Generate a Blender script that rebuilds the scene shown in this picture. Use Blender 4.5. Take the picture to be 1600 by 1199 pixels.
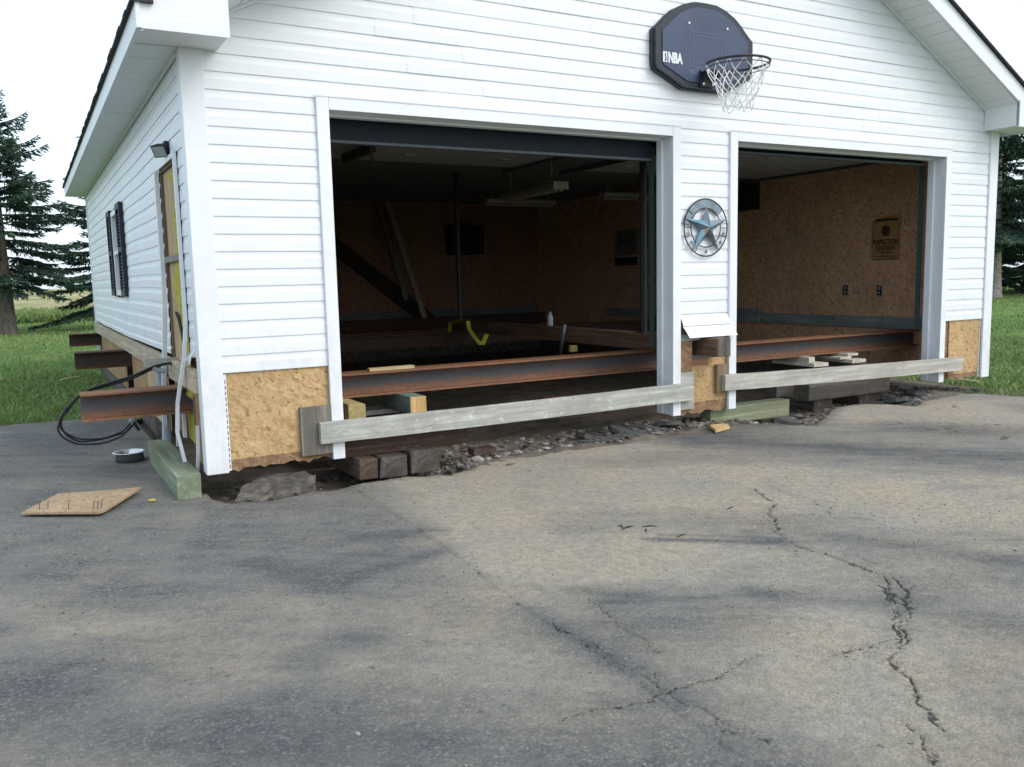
import bpy, bmesh, math, random
import numpy as np
from mathutils import Vector, Matrix
R = math.radians
random.seed(7); rng = np.random.default_rng(7)
scn = bpy.context.scene
for o in list(bpy.data.objects): bpy.data.objects.remove(o)

# ------------------------------------------------------------------ camera
cam_d = bpy.data.cameras.new('camera'); cam = bpy.data.objects.new('camera', cam_d)
scn.collection.objects.link(cam); scn.camera = cam
cam_d.sensor_fit = 'HORIZONTAL'; cam_d.sensor_width = 36.0
cam_d.lens = 1337.8 / 1600 * 36.0
cam_d.clip_start = 0.05; cam_d.clip_end = 3000
rx, ry, rz = -0.123304, 0.0232195, -0.511032
yaw = Matrix.Rotation(rz, 3, 'Z'); pit = Matrix.Rotation(rx, 3, 'X'); rol = Matrix.Rotation(ry, 3, 'Y')
M = yaw @ pit @ rol
right, fwd, up = M.col[0], M.col[1], M.col[2]
m4 = Matrix((right, up, -fwd)).transposed().to_4x4()
m4.translation = Vector((-0.8676, -5.2340, 1.1322))
cam.matrix_world = m4

# ------------------------------------------------------------------ sky and sun (hazy bright day)
VEIL = 0.72
SUN_EL, SUN_AZ = R(42), R(148)          # azimuth clockwise from +Y: light comes from the right, behind the camera
world = bpy.data.worlds.new('World'); scn.world = world; world.use_nodes = True
wn = world.node_tree; wn.nodes.clear()
sky = wn.nodes.new('ShaderNodeTexSky'); sky.sky_type = 'NISHITA'; sky.sun_disc = False
sky.sun_elevation = SUN_EL; sky.sun_rotation = SUN_AZ
sky.air_density = 1.0; sky.dust_density = 4.0; sky.ozone_density = 1.2; sky.altitude = 50
bg = wn.nodes.new('ShaderNodeBackground'); bg.inputs['Strength'].default_value = 0.06
wo = wn.nodes.new('ShaderNodeOutputWorld')
# thin even cloud veil over the whole dome, added to the clear-sky light
veil = wn.nodes.new('ShaderNodeBackground'); veil.inputs[0].default_value = (.81, .945, 1.055, 1); veil.inputs[1].default_value = VEIL
addw = wn.nodes.new('ShaderNodeAddShader')
wn.links.new(sky.outputs[0], bg.inputs[0]); wn.links.new(bg.outputs[0], addw.inputs[0]); wn.links.new(veil.outputs[0], addw.inputs[1]); wn.links.new(addw.outputs[0], wo.inputs[0])
sun_d = bpy.data.lights.new('sun', 'SUN'); sun_d.energy = 0.75; sun_d.angle = R(30); sun_d.color = (1.0, 0.965, 0.92)
sun = bpy.data.objects.new('sun', sun_d); scn.collection.objects.link(sun)
sd = Vector((math.sin(SUN_AZ) * math.cos(SUN_EL), math.cos(SUN_AZ) * math.cos(SUN_EL), math.sin(SUN_EL)))
sun.rotation_euler = sd.to_track_quat('Z', 'Y').to_euler()
vs = scn.view_settings
vs.view_transform = 'Standard'; vs.look = 'None'; vs.gamma = 1; vs.use_curve_mapping = False
vs.exposure = 0.62
scn.render.engine = 'CYCLES'

# ------------------------------------------------------------------ helpers
class NT:
    def __init__(s, name, rough=0.7, spec=0.3, metal=0.0):
        s.m = bpy.data.materials.new(name); s.m.use_nodes = True
        s.t = s.m.node_tree; s.b = s.t.nodes['Principled BSDF']
        s.b.inputs['Roughness'].default_value = rough; s.b.inputs['Metallic'].default_value = metal
        s.b.inputs['Specular IOR Level'].default_value = spec
        s.co = None
    def n(s, typ, **kw):
        nd = s.t.nodes.new('ShaderNode' + typ)
        for k, v in kw.items():
            if k in nd.inputs.keys(): s.set(nd, k, v)
            else: setattr(nd, k, v)
        return nd
    def set(s, nd, k, v):
        if hasattr(v, 'is_output'): s.t.links.new(v, nd.inputs[k])
        else: nd.inputs[k].default_value = v
    def obj(s, scale=(1, 1, 1), rot=(0, 0, 0)):
        if s.co is None: s.co = s.n('TexCoord').outputs['Object']
        mp = s.n('Mapping'); s.t.links.new(s.co, mp.inputs['Vector'])
        mp.inputs['Scale'].default_value = scale; mp.inputs['Rotation'].default_value = rot
        return mp.outputs[0]
    def noise(s, scale=5, detail=4, rough=.55, vec=None, sc=(1, 1, 1), dist=0.0):
        nd = s.n('TexNoise', Scale=scale, Detail=detail, Roughness=rough, Distortion=dist)
        s.t.links.new(vec or s.obj(sc), nd.inputs['Vector']); return nd.outputs[0]
    def voro(s, scale=5, sc=(1, 1, 1), rot=(0, 0, 0), feature='F1', out='Color', vec=None):
        nd = s.n('TexVoronoi', Scale=scale); nd.feature = feature
        s.t.links.new(vec or s.obj(sc, rot), nd.inputs['Vector']); return nd.outputs[out]
    def ramp(s, fac, stops, interp='LINEAR'):
        nd = s.n('ValToRGB'); nd.color_ramp.interpolation = interp
        e = nd.color_ramp.elements
        while len(e) < len(stops): e.new(0.5)
        for el, (p, c) in zip(e, stops): el.position = p; el.color = (*c, 1) if len(c) == 3 else c
        s.t.links.new(fac, nd.inputs[0]); return nd.outputs[0]
    def mix(s, fac, a, b, mode='MIX'):
        nd = s.n('Mix'); nd.data_type = 'RGBA'; nd.blend_type = mode
        for i, v in ((0, fac), (6, a), (7, b)):
            if hasattr(v, 'is_output'): s.t.links.new(v, nd.inputs[i])
            elif i: nd.inputs[i].default_value = (*v, 1)
            else: nd.inputs[i].default_value = v
        return nd.outputs[2]
    def math(s, op, a, b=0.0, clamp=False):
        nd = s.n('Math'); nd.operation = op; nd.use_clamp = clamp
        for i, v in ((0, a), (1, b)):
            if hasattr(v, 'is_output'): s.t.links.new(v, nd.inputs[i])
            else: nd.inputs[i].default_value = v
        return nd.outputs[0]
    def attr(s, name):
        nd = s.n('Attribute'); nd.attribute_name = name; return nd
    def sep(s, v):
        nd = s.n('SeparateXYZ'); s.t.links.new(v, nd.inputs[0]); return nd.outputs
    def color(s, c):
        if hasattr(c, 'is_output'): s.t.links.new(c, s.b.inputs['Base Color'])
        else: s.b.inputs['Base Color'].default_value = (*c, 1)
        return s
    def rough(s, v):
        s.t.links.new(v, s.b.inputs['Roughness']); return s
    def bump(s, h, strength=.3, dist=.01):
        nd = s.n('Bump', Strength=strength, Distance=dist); s.t.links.new(h, nd.inputs['Height'])
        s.t.links.new(nd.outputs[0], s.b.inputs['Normal']); return s

MAT = {}
def simple(name, col, rough=.6, spec=.3, metal=0.0, var=.12, scale=14):
    k = NT(name, rough, spec, metal)
    n = k.noise(scale, 5)
    lo = tuple(max(0, c * (1 - var)) for c in col); hi = tuple(min(1, c * (1 + var)) for c in col)
    k.color(k.ramp(n, [(.3, lo), (.7, hi)])); MAT[name] = k.m; return k.m

def vinyl(name, col):
    k = NT(name, .42, .35)
    big = k.noise(1.3, 5, .6); fine = k.noise(60, 3, .5, sc=(.15, .15, 1))
    c = k.ramp(big, [(.25, tuple(v * .93 for v in col)), (.6, col)])
    streak = k.noise(9, 4, .6, sc=(1, 1, .08))
    c = k.mix(k.ramp(streak, [(.62, (0, 0, 0)), (.8, (.25, .25, .25))]), c, tuple(v * .86 for v in (col[0], col[1] * .99, col[2] * .96)))
    zz = k.sep(k.obj())[2]
    g = k.math('MULTIPLY', k.ramp(k.math('MULTIPLY', zz, .4), [(.20, (.55, .55, .55)), (.42, (.08, .08, .08))]), k.ramp(k.noise(11, 7, .75, sc=(1, 1, .5)), [(.45, (0, 0, 0)), (.72, (1, 1, 1))]))
    c = k.mix(g, c, (.50, .49, .46))
    k.color(c).bump(k.math('ADD', fine, k.math('MULTIPLY', k.noise(2.5, 3, .5, sc=(1, 1, 3)), 6.0)), .10, .004); MAT[name] = k.m
vinyl('vinyl', (.765, .79, .835)); vinyl('trim_white', (.76, .785, .83))
vinyl('soffit', (.74, .765, .78))

def osb(name, plane, base, dark, pale, stain_shade=0.0):
    k = NT(name, .75, .25)
    rots = [(0, R(22), 0), (0, R(-48), 0), (0, R(80), 0)] if plane == 'xz' else [(R(22), 0, 0), (R(-48), 0, 0), (R(80), 0, 0)]
    vals = []
    for i, r in enumerate(rots):
        nd = k.n('TexVoronoi', Scale=1.0); nd.feature = 'F1'
        mp = k.n('Mapping'); 
        if k.co is None: k.co = k.n('TexCoord').outputs['Object']
        w = k.n('TexNoise', Scale=6.0, Detail=2.0); k.t.links.new(k.co, w.inputs['Vector'])
        add = k.n('VectorMath'); add.operation = 'MULTIPLY_ADD'
        k.t.links.new(w.outputs['Color'], add.inputs[0]); add.inputs[1].default_value = (.009, .009, .009); k.t.links.new(k.co, add.inputs[2])
        k.t.links.new(add.outputs[0], mp.inputs[0]); mp.inputs['Rotation'].default_value = r
        mp.vector_type = 'TEXTURE'; mp.inputs['Scale'].default_value = (1 / 20, 1 / 20, 1 / 80) if i != 1 else (1 / 70, 1 / 70, 1 / 20)
        mp.inputs['Location'].default_value = (i * 3.1, i * 1.7, i * 2.3)
        k.t.links.new(mp.outputs[0], nd.inputs['Vector']); vals.append((nd.outputs['Color'], nd.outputs['Distance']))
    g = [k.sep(v[0])[0] for v in vals]
    sel = k.noise(22, 2, .5)
    a = k.mix(k.ramp(sel, [(.47, (0, 0, 0)), (.5, (1, 1, 1))]), g[0], g[1])
    a = k.mix(k.ramp(k.noise(17, 2, .5, sc=(1.2, 1.1, .9)), [(.55, (0, 0, 0)), (.58, (1, 1, 1))]), a, g[2])
    c = k.ramp(a, [(0, dark), (.12, tuple(.6 * x + .4 * y for x, y in zip(base, dark))), (.45, base), (.8, tuple(.6 * x + .4 * y for x, y in zip(base, pale))), (1, pale)])
    c = k.mix(k.ramp(k.noise(2.2, 6, .65), [(.42, (0, 0, 0)), (.75, (.55, .55, .55))]), c, tuple(v * .6 for v in base))
    c = k.mix(k.ramp(k.noise(90, 2, .6), [(.66, (0, 0, 0)), (.72, (.8, .8, .8))]), c, tuple(v * .3 for v in dark))
    k.color(c).bump(a, .10, .003); MAT[name] = k.m
osb('osb_front', 'xz', (.49, .325, .16), (.27, .145, .06), (.58, .425, .24))
osb('osb_stained', 'xz', (.25, .15, .085), (.11, .06, .035), (.38, .25, .14))
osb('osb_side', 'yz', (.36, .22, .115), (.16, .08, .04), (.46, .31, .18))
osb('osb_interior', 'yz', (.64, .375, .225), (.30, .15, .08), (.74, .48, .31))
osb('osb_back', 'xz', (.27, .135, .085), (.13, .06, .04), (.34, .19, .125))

def wood(name, axis, c1, c2, dark=None, paint=None, rough=.8, knots=True):
    k = NT(name, rough, .2)
    sc = [26, 26, 26]; sc['xyz'.index(axis)] = 1.3
    gr = k.noise(1.0, 6, .6, sc=tuple(sc), dist=.6)
    fine = k.noise(3.0, 4, .7, sc=tuple(v * 2 if v > 2 else v for v in sc))
    c = k.ramp(gr, [(.36, tuple(v * .82 for v in c1)), (.5, c1), (.66, tuple(min(1, v * 1.06) for v in c2))])
    c = k.mix(k.ramp(k.noise(5, 8, .78), [(.5, (0, 0, 0)), (.68, (.5, .5, .5))]), c, tuple(v * .62 for v in c1))
    c = k.mix(k.ramp(fine, [(.5, (0, 0, 0)), (.75, (.5, .5, .5))]), c, tuple(v * .55 for v in c1))
    if dark: c = k.mix(k.ramp(k.noise(3.2, 5, .65), [(.45, (0, 0, 0)), (.72, (.85, .85, .85))]), c, dark)
    if paint: c = k.mix(k.ramp(k.noise(15, 8, .75, sc=(.8, .8, 1.5)), [(.56, (0, 0, 0)), (.66, (.7, .7, .7))]), c, paint)
    if knots:
        kn = k.voro(2.6, feature='F1', out='Distance', sc=(1, 1, 1))
        c = k.mix(k.ramp(kn, [(.03, (.8, .8, .8)), (.075, (0, 0, 0))]), c, tuple(v * .35 for v in c1))
    k.color(c).bump(gr, .5, .006); MAT[name] = k.m
wood('grey_board_x', 'x', (.39, .39, .355), (.51, .51, .465), dark=(.28, .275, .245), paint=(.66, .68, .66))
wood('pale_board_x', 'x', (.41, .395, .35), (.53, .51, .455), dark=(.32, .31, .28), paint=(.40, .42, .42))
wood('grey_board_z', 'z', (.16, .145, .125), (.25, .23, .20), dark=(.11, .10, .09))
wood('brown_board_z', 'z', (.22, .16, .10), (.33, .25, .16), dark=(.15, .11, .08))
wood('grey_board_y', 'y', (.25, .24, .21), (.34, .33, .28), dark=(.20, .19, .17))
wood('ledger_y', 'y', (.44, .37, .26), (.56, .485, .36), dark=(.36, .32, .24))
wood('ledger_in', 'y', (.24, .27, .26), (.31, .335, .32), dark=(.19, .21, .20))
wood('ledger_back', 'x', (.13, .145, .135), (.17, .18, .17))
wood('green_y', 'y', (.19, .235, .16), (.285, .325, .235), dark=(.20, .19, .115))
wood('green_x', 'x', (.24, .27, .17), (.33, .355, .24), dark=(.22, .20, .13))
wood('pine_end', 'y', (.40, .31, .14), (.52, .41, .21), dark=(.35, .30, .14))
wood('teal_y', 'y', (.13, .20, .19), (.20, .27, .25), dark=(.17, .18, .13))
wood('creosote_x', 'x', (.07, .042, .03), (.12, .075, .055), dark=(.045, .03, .025), paint=(.17, .13, .11))
wood('creosote_y', 'y', (.09, .062, .048), (.15, .11, .088), dark=(.055, .04, .034))
wood('black_tie_y', 'y', (.08, .068, .06), (.135, .117, .103), dark=(.05, .043, .04))
wood('black_tie_x', 'x', (.125, .11, .096), (.20, .178, .155), dark=(.08, .07, .062))
wood('timber_y', 'y', (.14, .08, .052), (.21, .13, .085), dark=(.10, .06, .042))
wood('lumber_z', 'z', (.34, .27, .19), (.44, .36, .26))
wood('lumber_x', 'x', (.46, .36, .2), (.58, .47, .29))
wood('white_lumber_y', 'y', (.52, .48, .40), (.66, .62, .54))
wood('stud_z', 'z', (.45, .33, .19), (.56, .43, .27), dark=(.40, .30, .18))
wood('frame_z', 'z', (.16, .11, .085), (.24, .17, .13))
wood('stringer', 'x', (.035, .026, .022), (.05, .04, .035))

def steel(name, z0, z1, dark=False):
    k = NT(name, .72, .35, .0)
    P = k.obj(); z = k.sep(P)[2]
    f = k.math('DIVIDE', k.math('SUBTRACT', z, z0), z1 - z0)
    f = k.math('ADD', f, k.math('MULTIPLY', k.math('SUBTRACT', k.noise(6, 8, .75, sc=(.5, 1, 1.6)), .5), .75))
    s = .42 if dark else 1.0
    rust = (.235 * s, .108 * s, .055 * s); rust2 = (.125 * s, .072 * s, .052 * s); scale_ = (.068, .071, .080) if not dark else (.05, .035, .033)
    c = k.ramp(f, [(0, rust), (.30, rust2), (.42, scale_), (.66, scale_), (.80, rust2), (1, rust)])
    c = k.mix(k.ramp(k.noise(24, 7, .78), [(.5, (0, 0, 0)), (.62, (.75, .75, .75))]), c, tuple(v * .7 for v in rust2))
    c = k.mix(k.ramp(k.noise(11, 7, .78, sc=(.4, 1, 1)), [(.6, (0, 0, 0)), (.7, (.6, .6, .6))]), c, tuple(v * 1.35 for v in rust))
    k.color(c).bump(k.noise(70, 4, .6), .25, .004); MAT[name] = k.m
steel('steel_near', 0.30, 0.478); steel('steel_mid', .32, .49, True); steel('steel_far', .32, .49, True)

# asphalt: attributes carry dust, old stains and painted shade along the side wall
k = NT('asphalt', .9, .22)
dust = k.attr('dust').outputs['Fac']; stain_shade = k.attr('stain_shade').outputs['Fac']; cd_ = k.attr('crackd').outputs['Fac']; cw_ = k.attr('crackw').outputs['Fac']
vec = k.obj(); stv = k.n('Mapping'); k.t.links.new(k.co, stv.inputs[0]); stv.vector_type = 'TEXTURE'
stv.inputs['Rotation'].default_value = (0, 0, R(-34)); stv.inputs['Scale'].default_value = (1 / 1.1, 1 / 6.5, 1); stv = stv.outputs[0]
# packed aggregate: stones of several sizes in a dark binder
a1 = k.sep(k.voro(85, vec=vec)); d1 = k.voro(85, out='Distance', vec=vec)
stone = k.ramp(a1[0], [(.0, (.050, .052, .054)), (.35, (.105, .108, .110)), (.7, (.185, .187, .184)), (1, (.34, .338, .325))])
a2 = k.sep(k.voro(170, vec=vec)); stone = k.mix(.5, stone, k.ramp(a2[0], [(.0, (.040, .041, .043)), (.5, (.12, .122, .122)), (.88, (.23, .23, .225)), (1, (.52, .515, .50))]))
base = k.mix(k.ramp(d1, [(.30, (0, 0, 0)), (.62, (.6, .6, .6))]), stone, (.075, .077, .081))
base = k.mix(k.ramp(k.noise(36, 6, .8, vec=vec), [(.36, (.55, .55, .55)), (.56, (0, 0, 0))]), base, (.082, .085, .091))
base = k.mix(k.ramp(k.noise(75, 4, .8, vec=vec), [(.52, (0, 0, 0)), (.7, (.6, .6, .6))]), base, (.22, .225, .23))
base = k.mix(k.ramp(k.noise(2.6, 7, .7, vec=vec), [(.40, (0, 0, 0)), (.68, (.6, .6, .6))]), base, (.195, .192, .185))
grit = k.ramp(a1[1], [(.86, (0, 0, 0)), (.97, (1, 1, 1))])
# dust washed over it
dcol = k.ramp(k.noise(1.7, 6, .65, vec=vec), [(.32, (.37, .353, .305)), (.5, (.45, .395, .305)), (.7, (.53, .425, .30))])
dcol = k.mix(k.ramp(k.noise(26, 6, .8, vec=vec), [(.42, (0, 0, 0)), (.62, (.65, .65, .65))]), dcol, (.235, .222, .198))
dcol = k.mix(k.ramp(k.noise(110, 3, .8, vec=vec), [(.48, (0, 0, 0)), (.7, (.7, .7, .7))]), dcol, (.175, .167, .15))
dn = k.math('ADD', k.math('MULTIPLY', k.noise(4.5, 9, .72, vec=vec), .65), k.math('MULTIPLY', k.noise(1.6, 8, .7, vec=stv), .55))
df = k.ramp(k.math('ADD', k.math('MULTIPLY', dust, .62), k.math('MULTIPLY', dn, .62)), [(.42, (0, 0, 0)), (.64, (.50, .50, .50)), (.86, (.95, .95, .95))])
c = k.mix(df, base, dcol)
sc_ = k.noise(2.2, 8, .75, vec=stv)
scuff = k.ramp(sc_, [(.60, (0, 0, 0)), (.72, (.5, .5, .5))])
c = k.mix(k.math('MULTIPLY', scuff, k.ramp(k.noise(40, 5, .8, vec=vec), [(.4, (.1, .1, .1)), (.6, (1, 1, 1))])), c, (.095, .097, .101))
sf = k.math('MULTIPLY', stain_shade, k.ramp(k.math('ADD', k.math('MULTIPLY', k.noise(38, 6, .8, vec=vec), .6), k.math('MULTIPLY', sc_, .5)), [(.46, (0, 0, 0)), (.64, (.9, .9, .9))]), True)
c = k.mix(sf, c, (.080, .082, .087))
# cracks: sharp ragged line from the distance to the crack
nd_ = k.math('MULTIPLY', k.math('SUBTRACT', k.noise(65, 5, .8, vec=vec), .5), .016)
ln = k.math('SUBTRACT', 1.0, k.math('DIVIDE', k.math('ADD', cd_, nd_), k.math('MAXIMUM', cw_, .0005)))
line = k.ramp(ln, [(.0, (0, 0, 0)), (.5, (.85, .85, .85))])
c = k.mix(line, c, (.050, .047, .042))
soil = k.math('MULTIPLY', k.attr('soil').outputs['Fac'], k.ramp(k.noise(13, 8, .8, vec=vec), [(.40, (0, 0, 0)), (.58, (1, 1, 1))]))
c = k.mix(soil, c, k.ramp(k.noise(40, 6, .8, vec=vec), [(.35, (.09, .075, .058)), (.65, (.22, .185, .145))]))
crumb = k.math('MULTIPLY', k.ramp(cd_, [(.0, (1, 1, 1)), (.045, (0, 0, 0))]), k.ramp(k.noise(70, 4, .8, vec=vec), [(.50, (0, 0, 0)), (.6, (.7, .7, .7))]))
c = k.mix(crumb, c, (.10, .097, .09))
hgt = k.math('SUBTRACT', k.math('ADD', k.noise(120, 5, .75, vec=vec), k.math('MULTIPLY', d1, -.5)), k.math('MULTIPLY', line, .8))
k.color(c).bump(hgt, 1.0, .010); MAT['asphalt'] = k.m
k = NT('dirt', .95, .1)
c = k.ramp(k.noise(5, 8, .7), [(.3, (.10, .085, .07)), (.55, (.185, .16, .13)), (.75, (.27, .24, .20))])
c = k.mix(k.ramp(k.noise(60, 4, .7), [(.5, (0, 0, 0)), (.75, (.6, .6, .6))]), c, (.05, .042, .035))
k.color(c).bump(k.noise(55, 6, .7), .9, .02); MAT['dirt'] = k.m
k = NT('gravel', .9, .2)
oi = k.n('ObjectInfo')
c = k.ramp(k.noise(14, 3, .6), [(.3, (.08, .068, .055)), (.5, (.15, .128, .104)), (.72, (.25, .22, .185))])
geo = k.n('NewGeometry'); c = k.mix(.55, c, k.ramp(geo.outputs['Random Per Island'], [(0, (.06, .055, .05)), (.5, (.16, .145, .125)), (.85, (.28, .26, .235)), (1, (.45, .43, .40))]))
k.color(c).bump(k.noise(120, 3, .6), .4, .005); MAT['gravel'] = k.m
k = NT('asphalt_chunk', .9, .2)
c = k.ramp(k.noise(90, 4, .7), [(.35, (.055, .054, .053)), (.6, (.105, .102, .098)), (.8, (.24, .23, .22))])
k.color(c).bump(k.noise(110, 4, .7), .7, .008); MAT['asphalt_chunk'] = k.m
k = NT('concrete', .9, .2)
c = k.ramp(k.noise(14, 8, .75), [(.36, (.05, .047, .043)), (.5, (.095, .088, .078)), (.66, (.19, .165, .13))])
k.color(c).bump(k.noise(60, 5, .7), .5, .01); MAT['concrete'] = k.m
k = NT('lawn', .95, .05)
c = k.ramp(k.noise(.55, 6, .65), [(.3, (.095, .16, .045)), (.55, (.145, .22, .06)), (.75, (.21, .27, .09))])
c = k.mix(k.ramp(k.noise(26, 5, .7), [(.45, (0, 0, 0)), (.75, (.5, .5, .5))]), c, (.07, .11, .034))
k.color(c).bump(k.noise(60, 4, .7), .8, .03); MAT['lawn'] = k.m
k = NT('grass_blade', .7, .2)
sh = k.attr('shade').outputs['Fac']
k.color(k.ramp(sh, [(0, (.090, .150, .050)), (.55, (.175, .265, .09)), (.85, (.28, .33, .14)), (1, (.46, .41, .24))])); MAT['grass_blade'] = k.m
k = NT('field', .95, .05)
c = k.ramp(k.noise(.12, 5, .6, sc=(1.0, .35, 1)), [(.38, (.17, .25, .07)), (.48, (.34, .31, .17)), (.62, (.46, .39, .25))])
c = k.mix(k.ramp(k.noise(4, 5, .7), [(.45, (0, 0, 0)), (.75, (.4, .4, .4))]), c, (.2, .2, .09))
k.color(c).bump(k.noise(3, 5, .7), 1.0, .2); MAT['field'] = k.m
k = NT('needles', .65, .2)
sh = k.attr('shade').outputs['Fac']
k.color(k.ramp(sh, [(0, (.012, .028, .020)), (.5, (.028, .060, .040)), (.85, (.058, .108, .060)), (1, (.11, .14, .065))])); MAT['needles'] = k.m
k = NT('bark', .9, .1)
c = k.ramp(k.noise(6, 6, .7, sc=(2.5, 2.5, .8)), [(.3, (.07, .058, .05)), (.7, (.20, .175, .155))])
k.color(c).bump(k.noise(9, 6, .7, sc=(2.5, 2.5, .7)), .8, .03); MAT['bark'] = k.m
k = NT('pale_bark', .9, .1)
c = k.ramp(k.noise(5, 6, .7, sc=(1, 1, 2.6)), [(.36, (.07, .062, .056)), (.46, (.24, .225, .205)), (.75, (.36, .34, .31))])
k.color(c).bump(k.noise(7, 6, .7, sc=(1, 1, 2.6)), .6, .02); MAT['pale_bark'] = k.m
k = NT('shingle', .95, .1)
c = k.ramp(k.noise(40, 4, .7), [(.3, (.04, .038, .042)), (.7, (.10, .092, .095))])
k.color(c).bump(k.noise(50, 4, .7), .6, .01); MAT['shingle'] = k.m
k = NT('insulation', .95, .05)
c = k.ramp(k.noise(16, 6, .7), [(.3, (.36, .31, .055)), (.7, (.60, .55, .14))])
k.color(c).bump(k.noise(30, 5, .7), 1.0, .02); MAT['insulation'] = k.m
k = NT('backboard_face', .5, .4)
c = k.ramp(k.noise(3, 5, .6), [(.3, (.036, .054, .105)), (.7, (.050, .073, .138))])
k.color(c); MAT['backboard_face'] = k.m
k = NT('galvanized', .4, .5, .6)
c = k.ramp(k.noise(9, 4, .6), [(.3, (.09, .125, .17)), (.5, (.17, .22, .27)), (.7, (.27, .32, .35))])
k.color(c); MAT['galvanized'] = k.m
k = NT('patina', .5, .5, .5)
c = k.ramp(k.noise(7, 4, .6), [(.36, (.25, .17, .09)), (.42, (.22, .33, .36)), (.6, (.07, .24, .36)), (.75, (.30, .42, .40))])
k.color(c); MAT['patina'] = k.m
simple('backboard_rim', (.030, .036, .050), .5); simple('black_metal', (.022, .022, .025), .5, .4)
simple('black_cable', (.022, .023, .027), .55); simple('net_white', (.78, .78, .77), .8)
simple('print_white', (.72, .74, .78), .6, var=.04); simple('print_line', (.12, .16, .24), .6)
simple('zinc', (.55, .56, .58), .35, .5, .8); simple('bowl_steel', (.55, .56, .57), .25, .5, .9, var=.06); simple('bowl_dark', (.085, .09, .095), .5)
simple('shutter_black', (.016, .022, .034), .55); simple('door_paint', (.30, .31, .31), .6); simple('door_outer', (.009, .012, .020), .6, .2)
simple('ceiling', (.20, .20, .205), .85); simple('plastic_grey', (.28, .32, .36), .5); simple('rubber', (.07, .085, .10), .6)
simple('sign_yellow', (.36, .20, .075), .75, var=.25); simple('sign_ink', (.05, .030, .018), .8); simple('poster_white', (.16, .165, .175), .7); simple('poster_navy', (.02, .024, .05), .7)
simple('plate_black', (.012, .012, .013), .5); simple('plate_steel', (.55, .55, .53), .4, .5, .5)
simple('strap_yellow', (.50, .55, .04), .7); simple('tape_yellow', (.50, .42, .12), .5); simple('bar_grey', (.14, .15, .17), .5, .5, .5)
simple('bottle_clear', (.38, .42, .43), .25, .5); simple('lamp_black', (.02, .025, .03), .5); simple('lamp_lens', (.32, .36, .38), .2, .5)
simple('track_green', (.05, .085, .08), .45, .5, .3); simple('fixture_white', (.42, .40, .36), .5); simple('red_cap', (.35, .04, .05), .6)
simple('tar', (.03, .03, .03), .9); simple('nail', (.12, .07, .05), .6, .4, .5); osb('ply_floor', 'xz', (.37, .27, .165), (.20, .13, .08), (.44, .33, .21))
simple('scrap_ply', (.52, .36, .17), .85, var=.2); simple('stick_pale', (.46, .42, .26), .85)
k = NT('glass_dark', .06, .5); k.color((.035, .045, .05)); MAT['glass_dark'] = k.m

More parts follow.
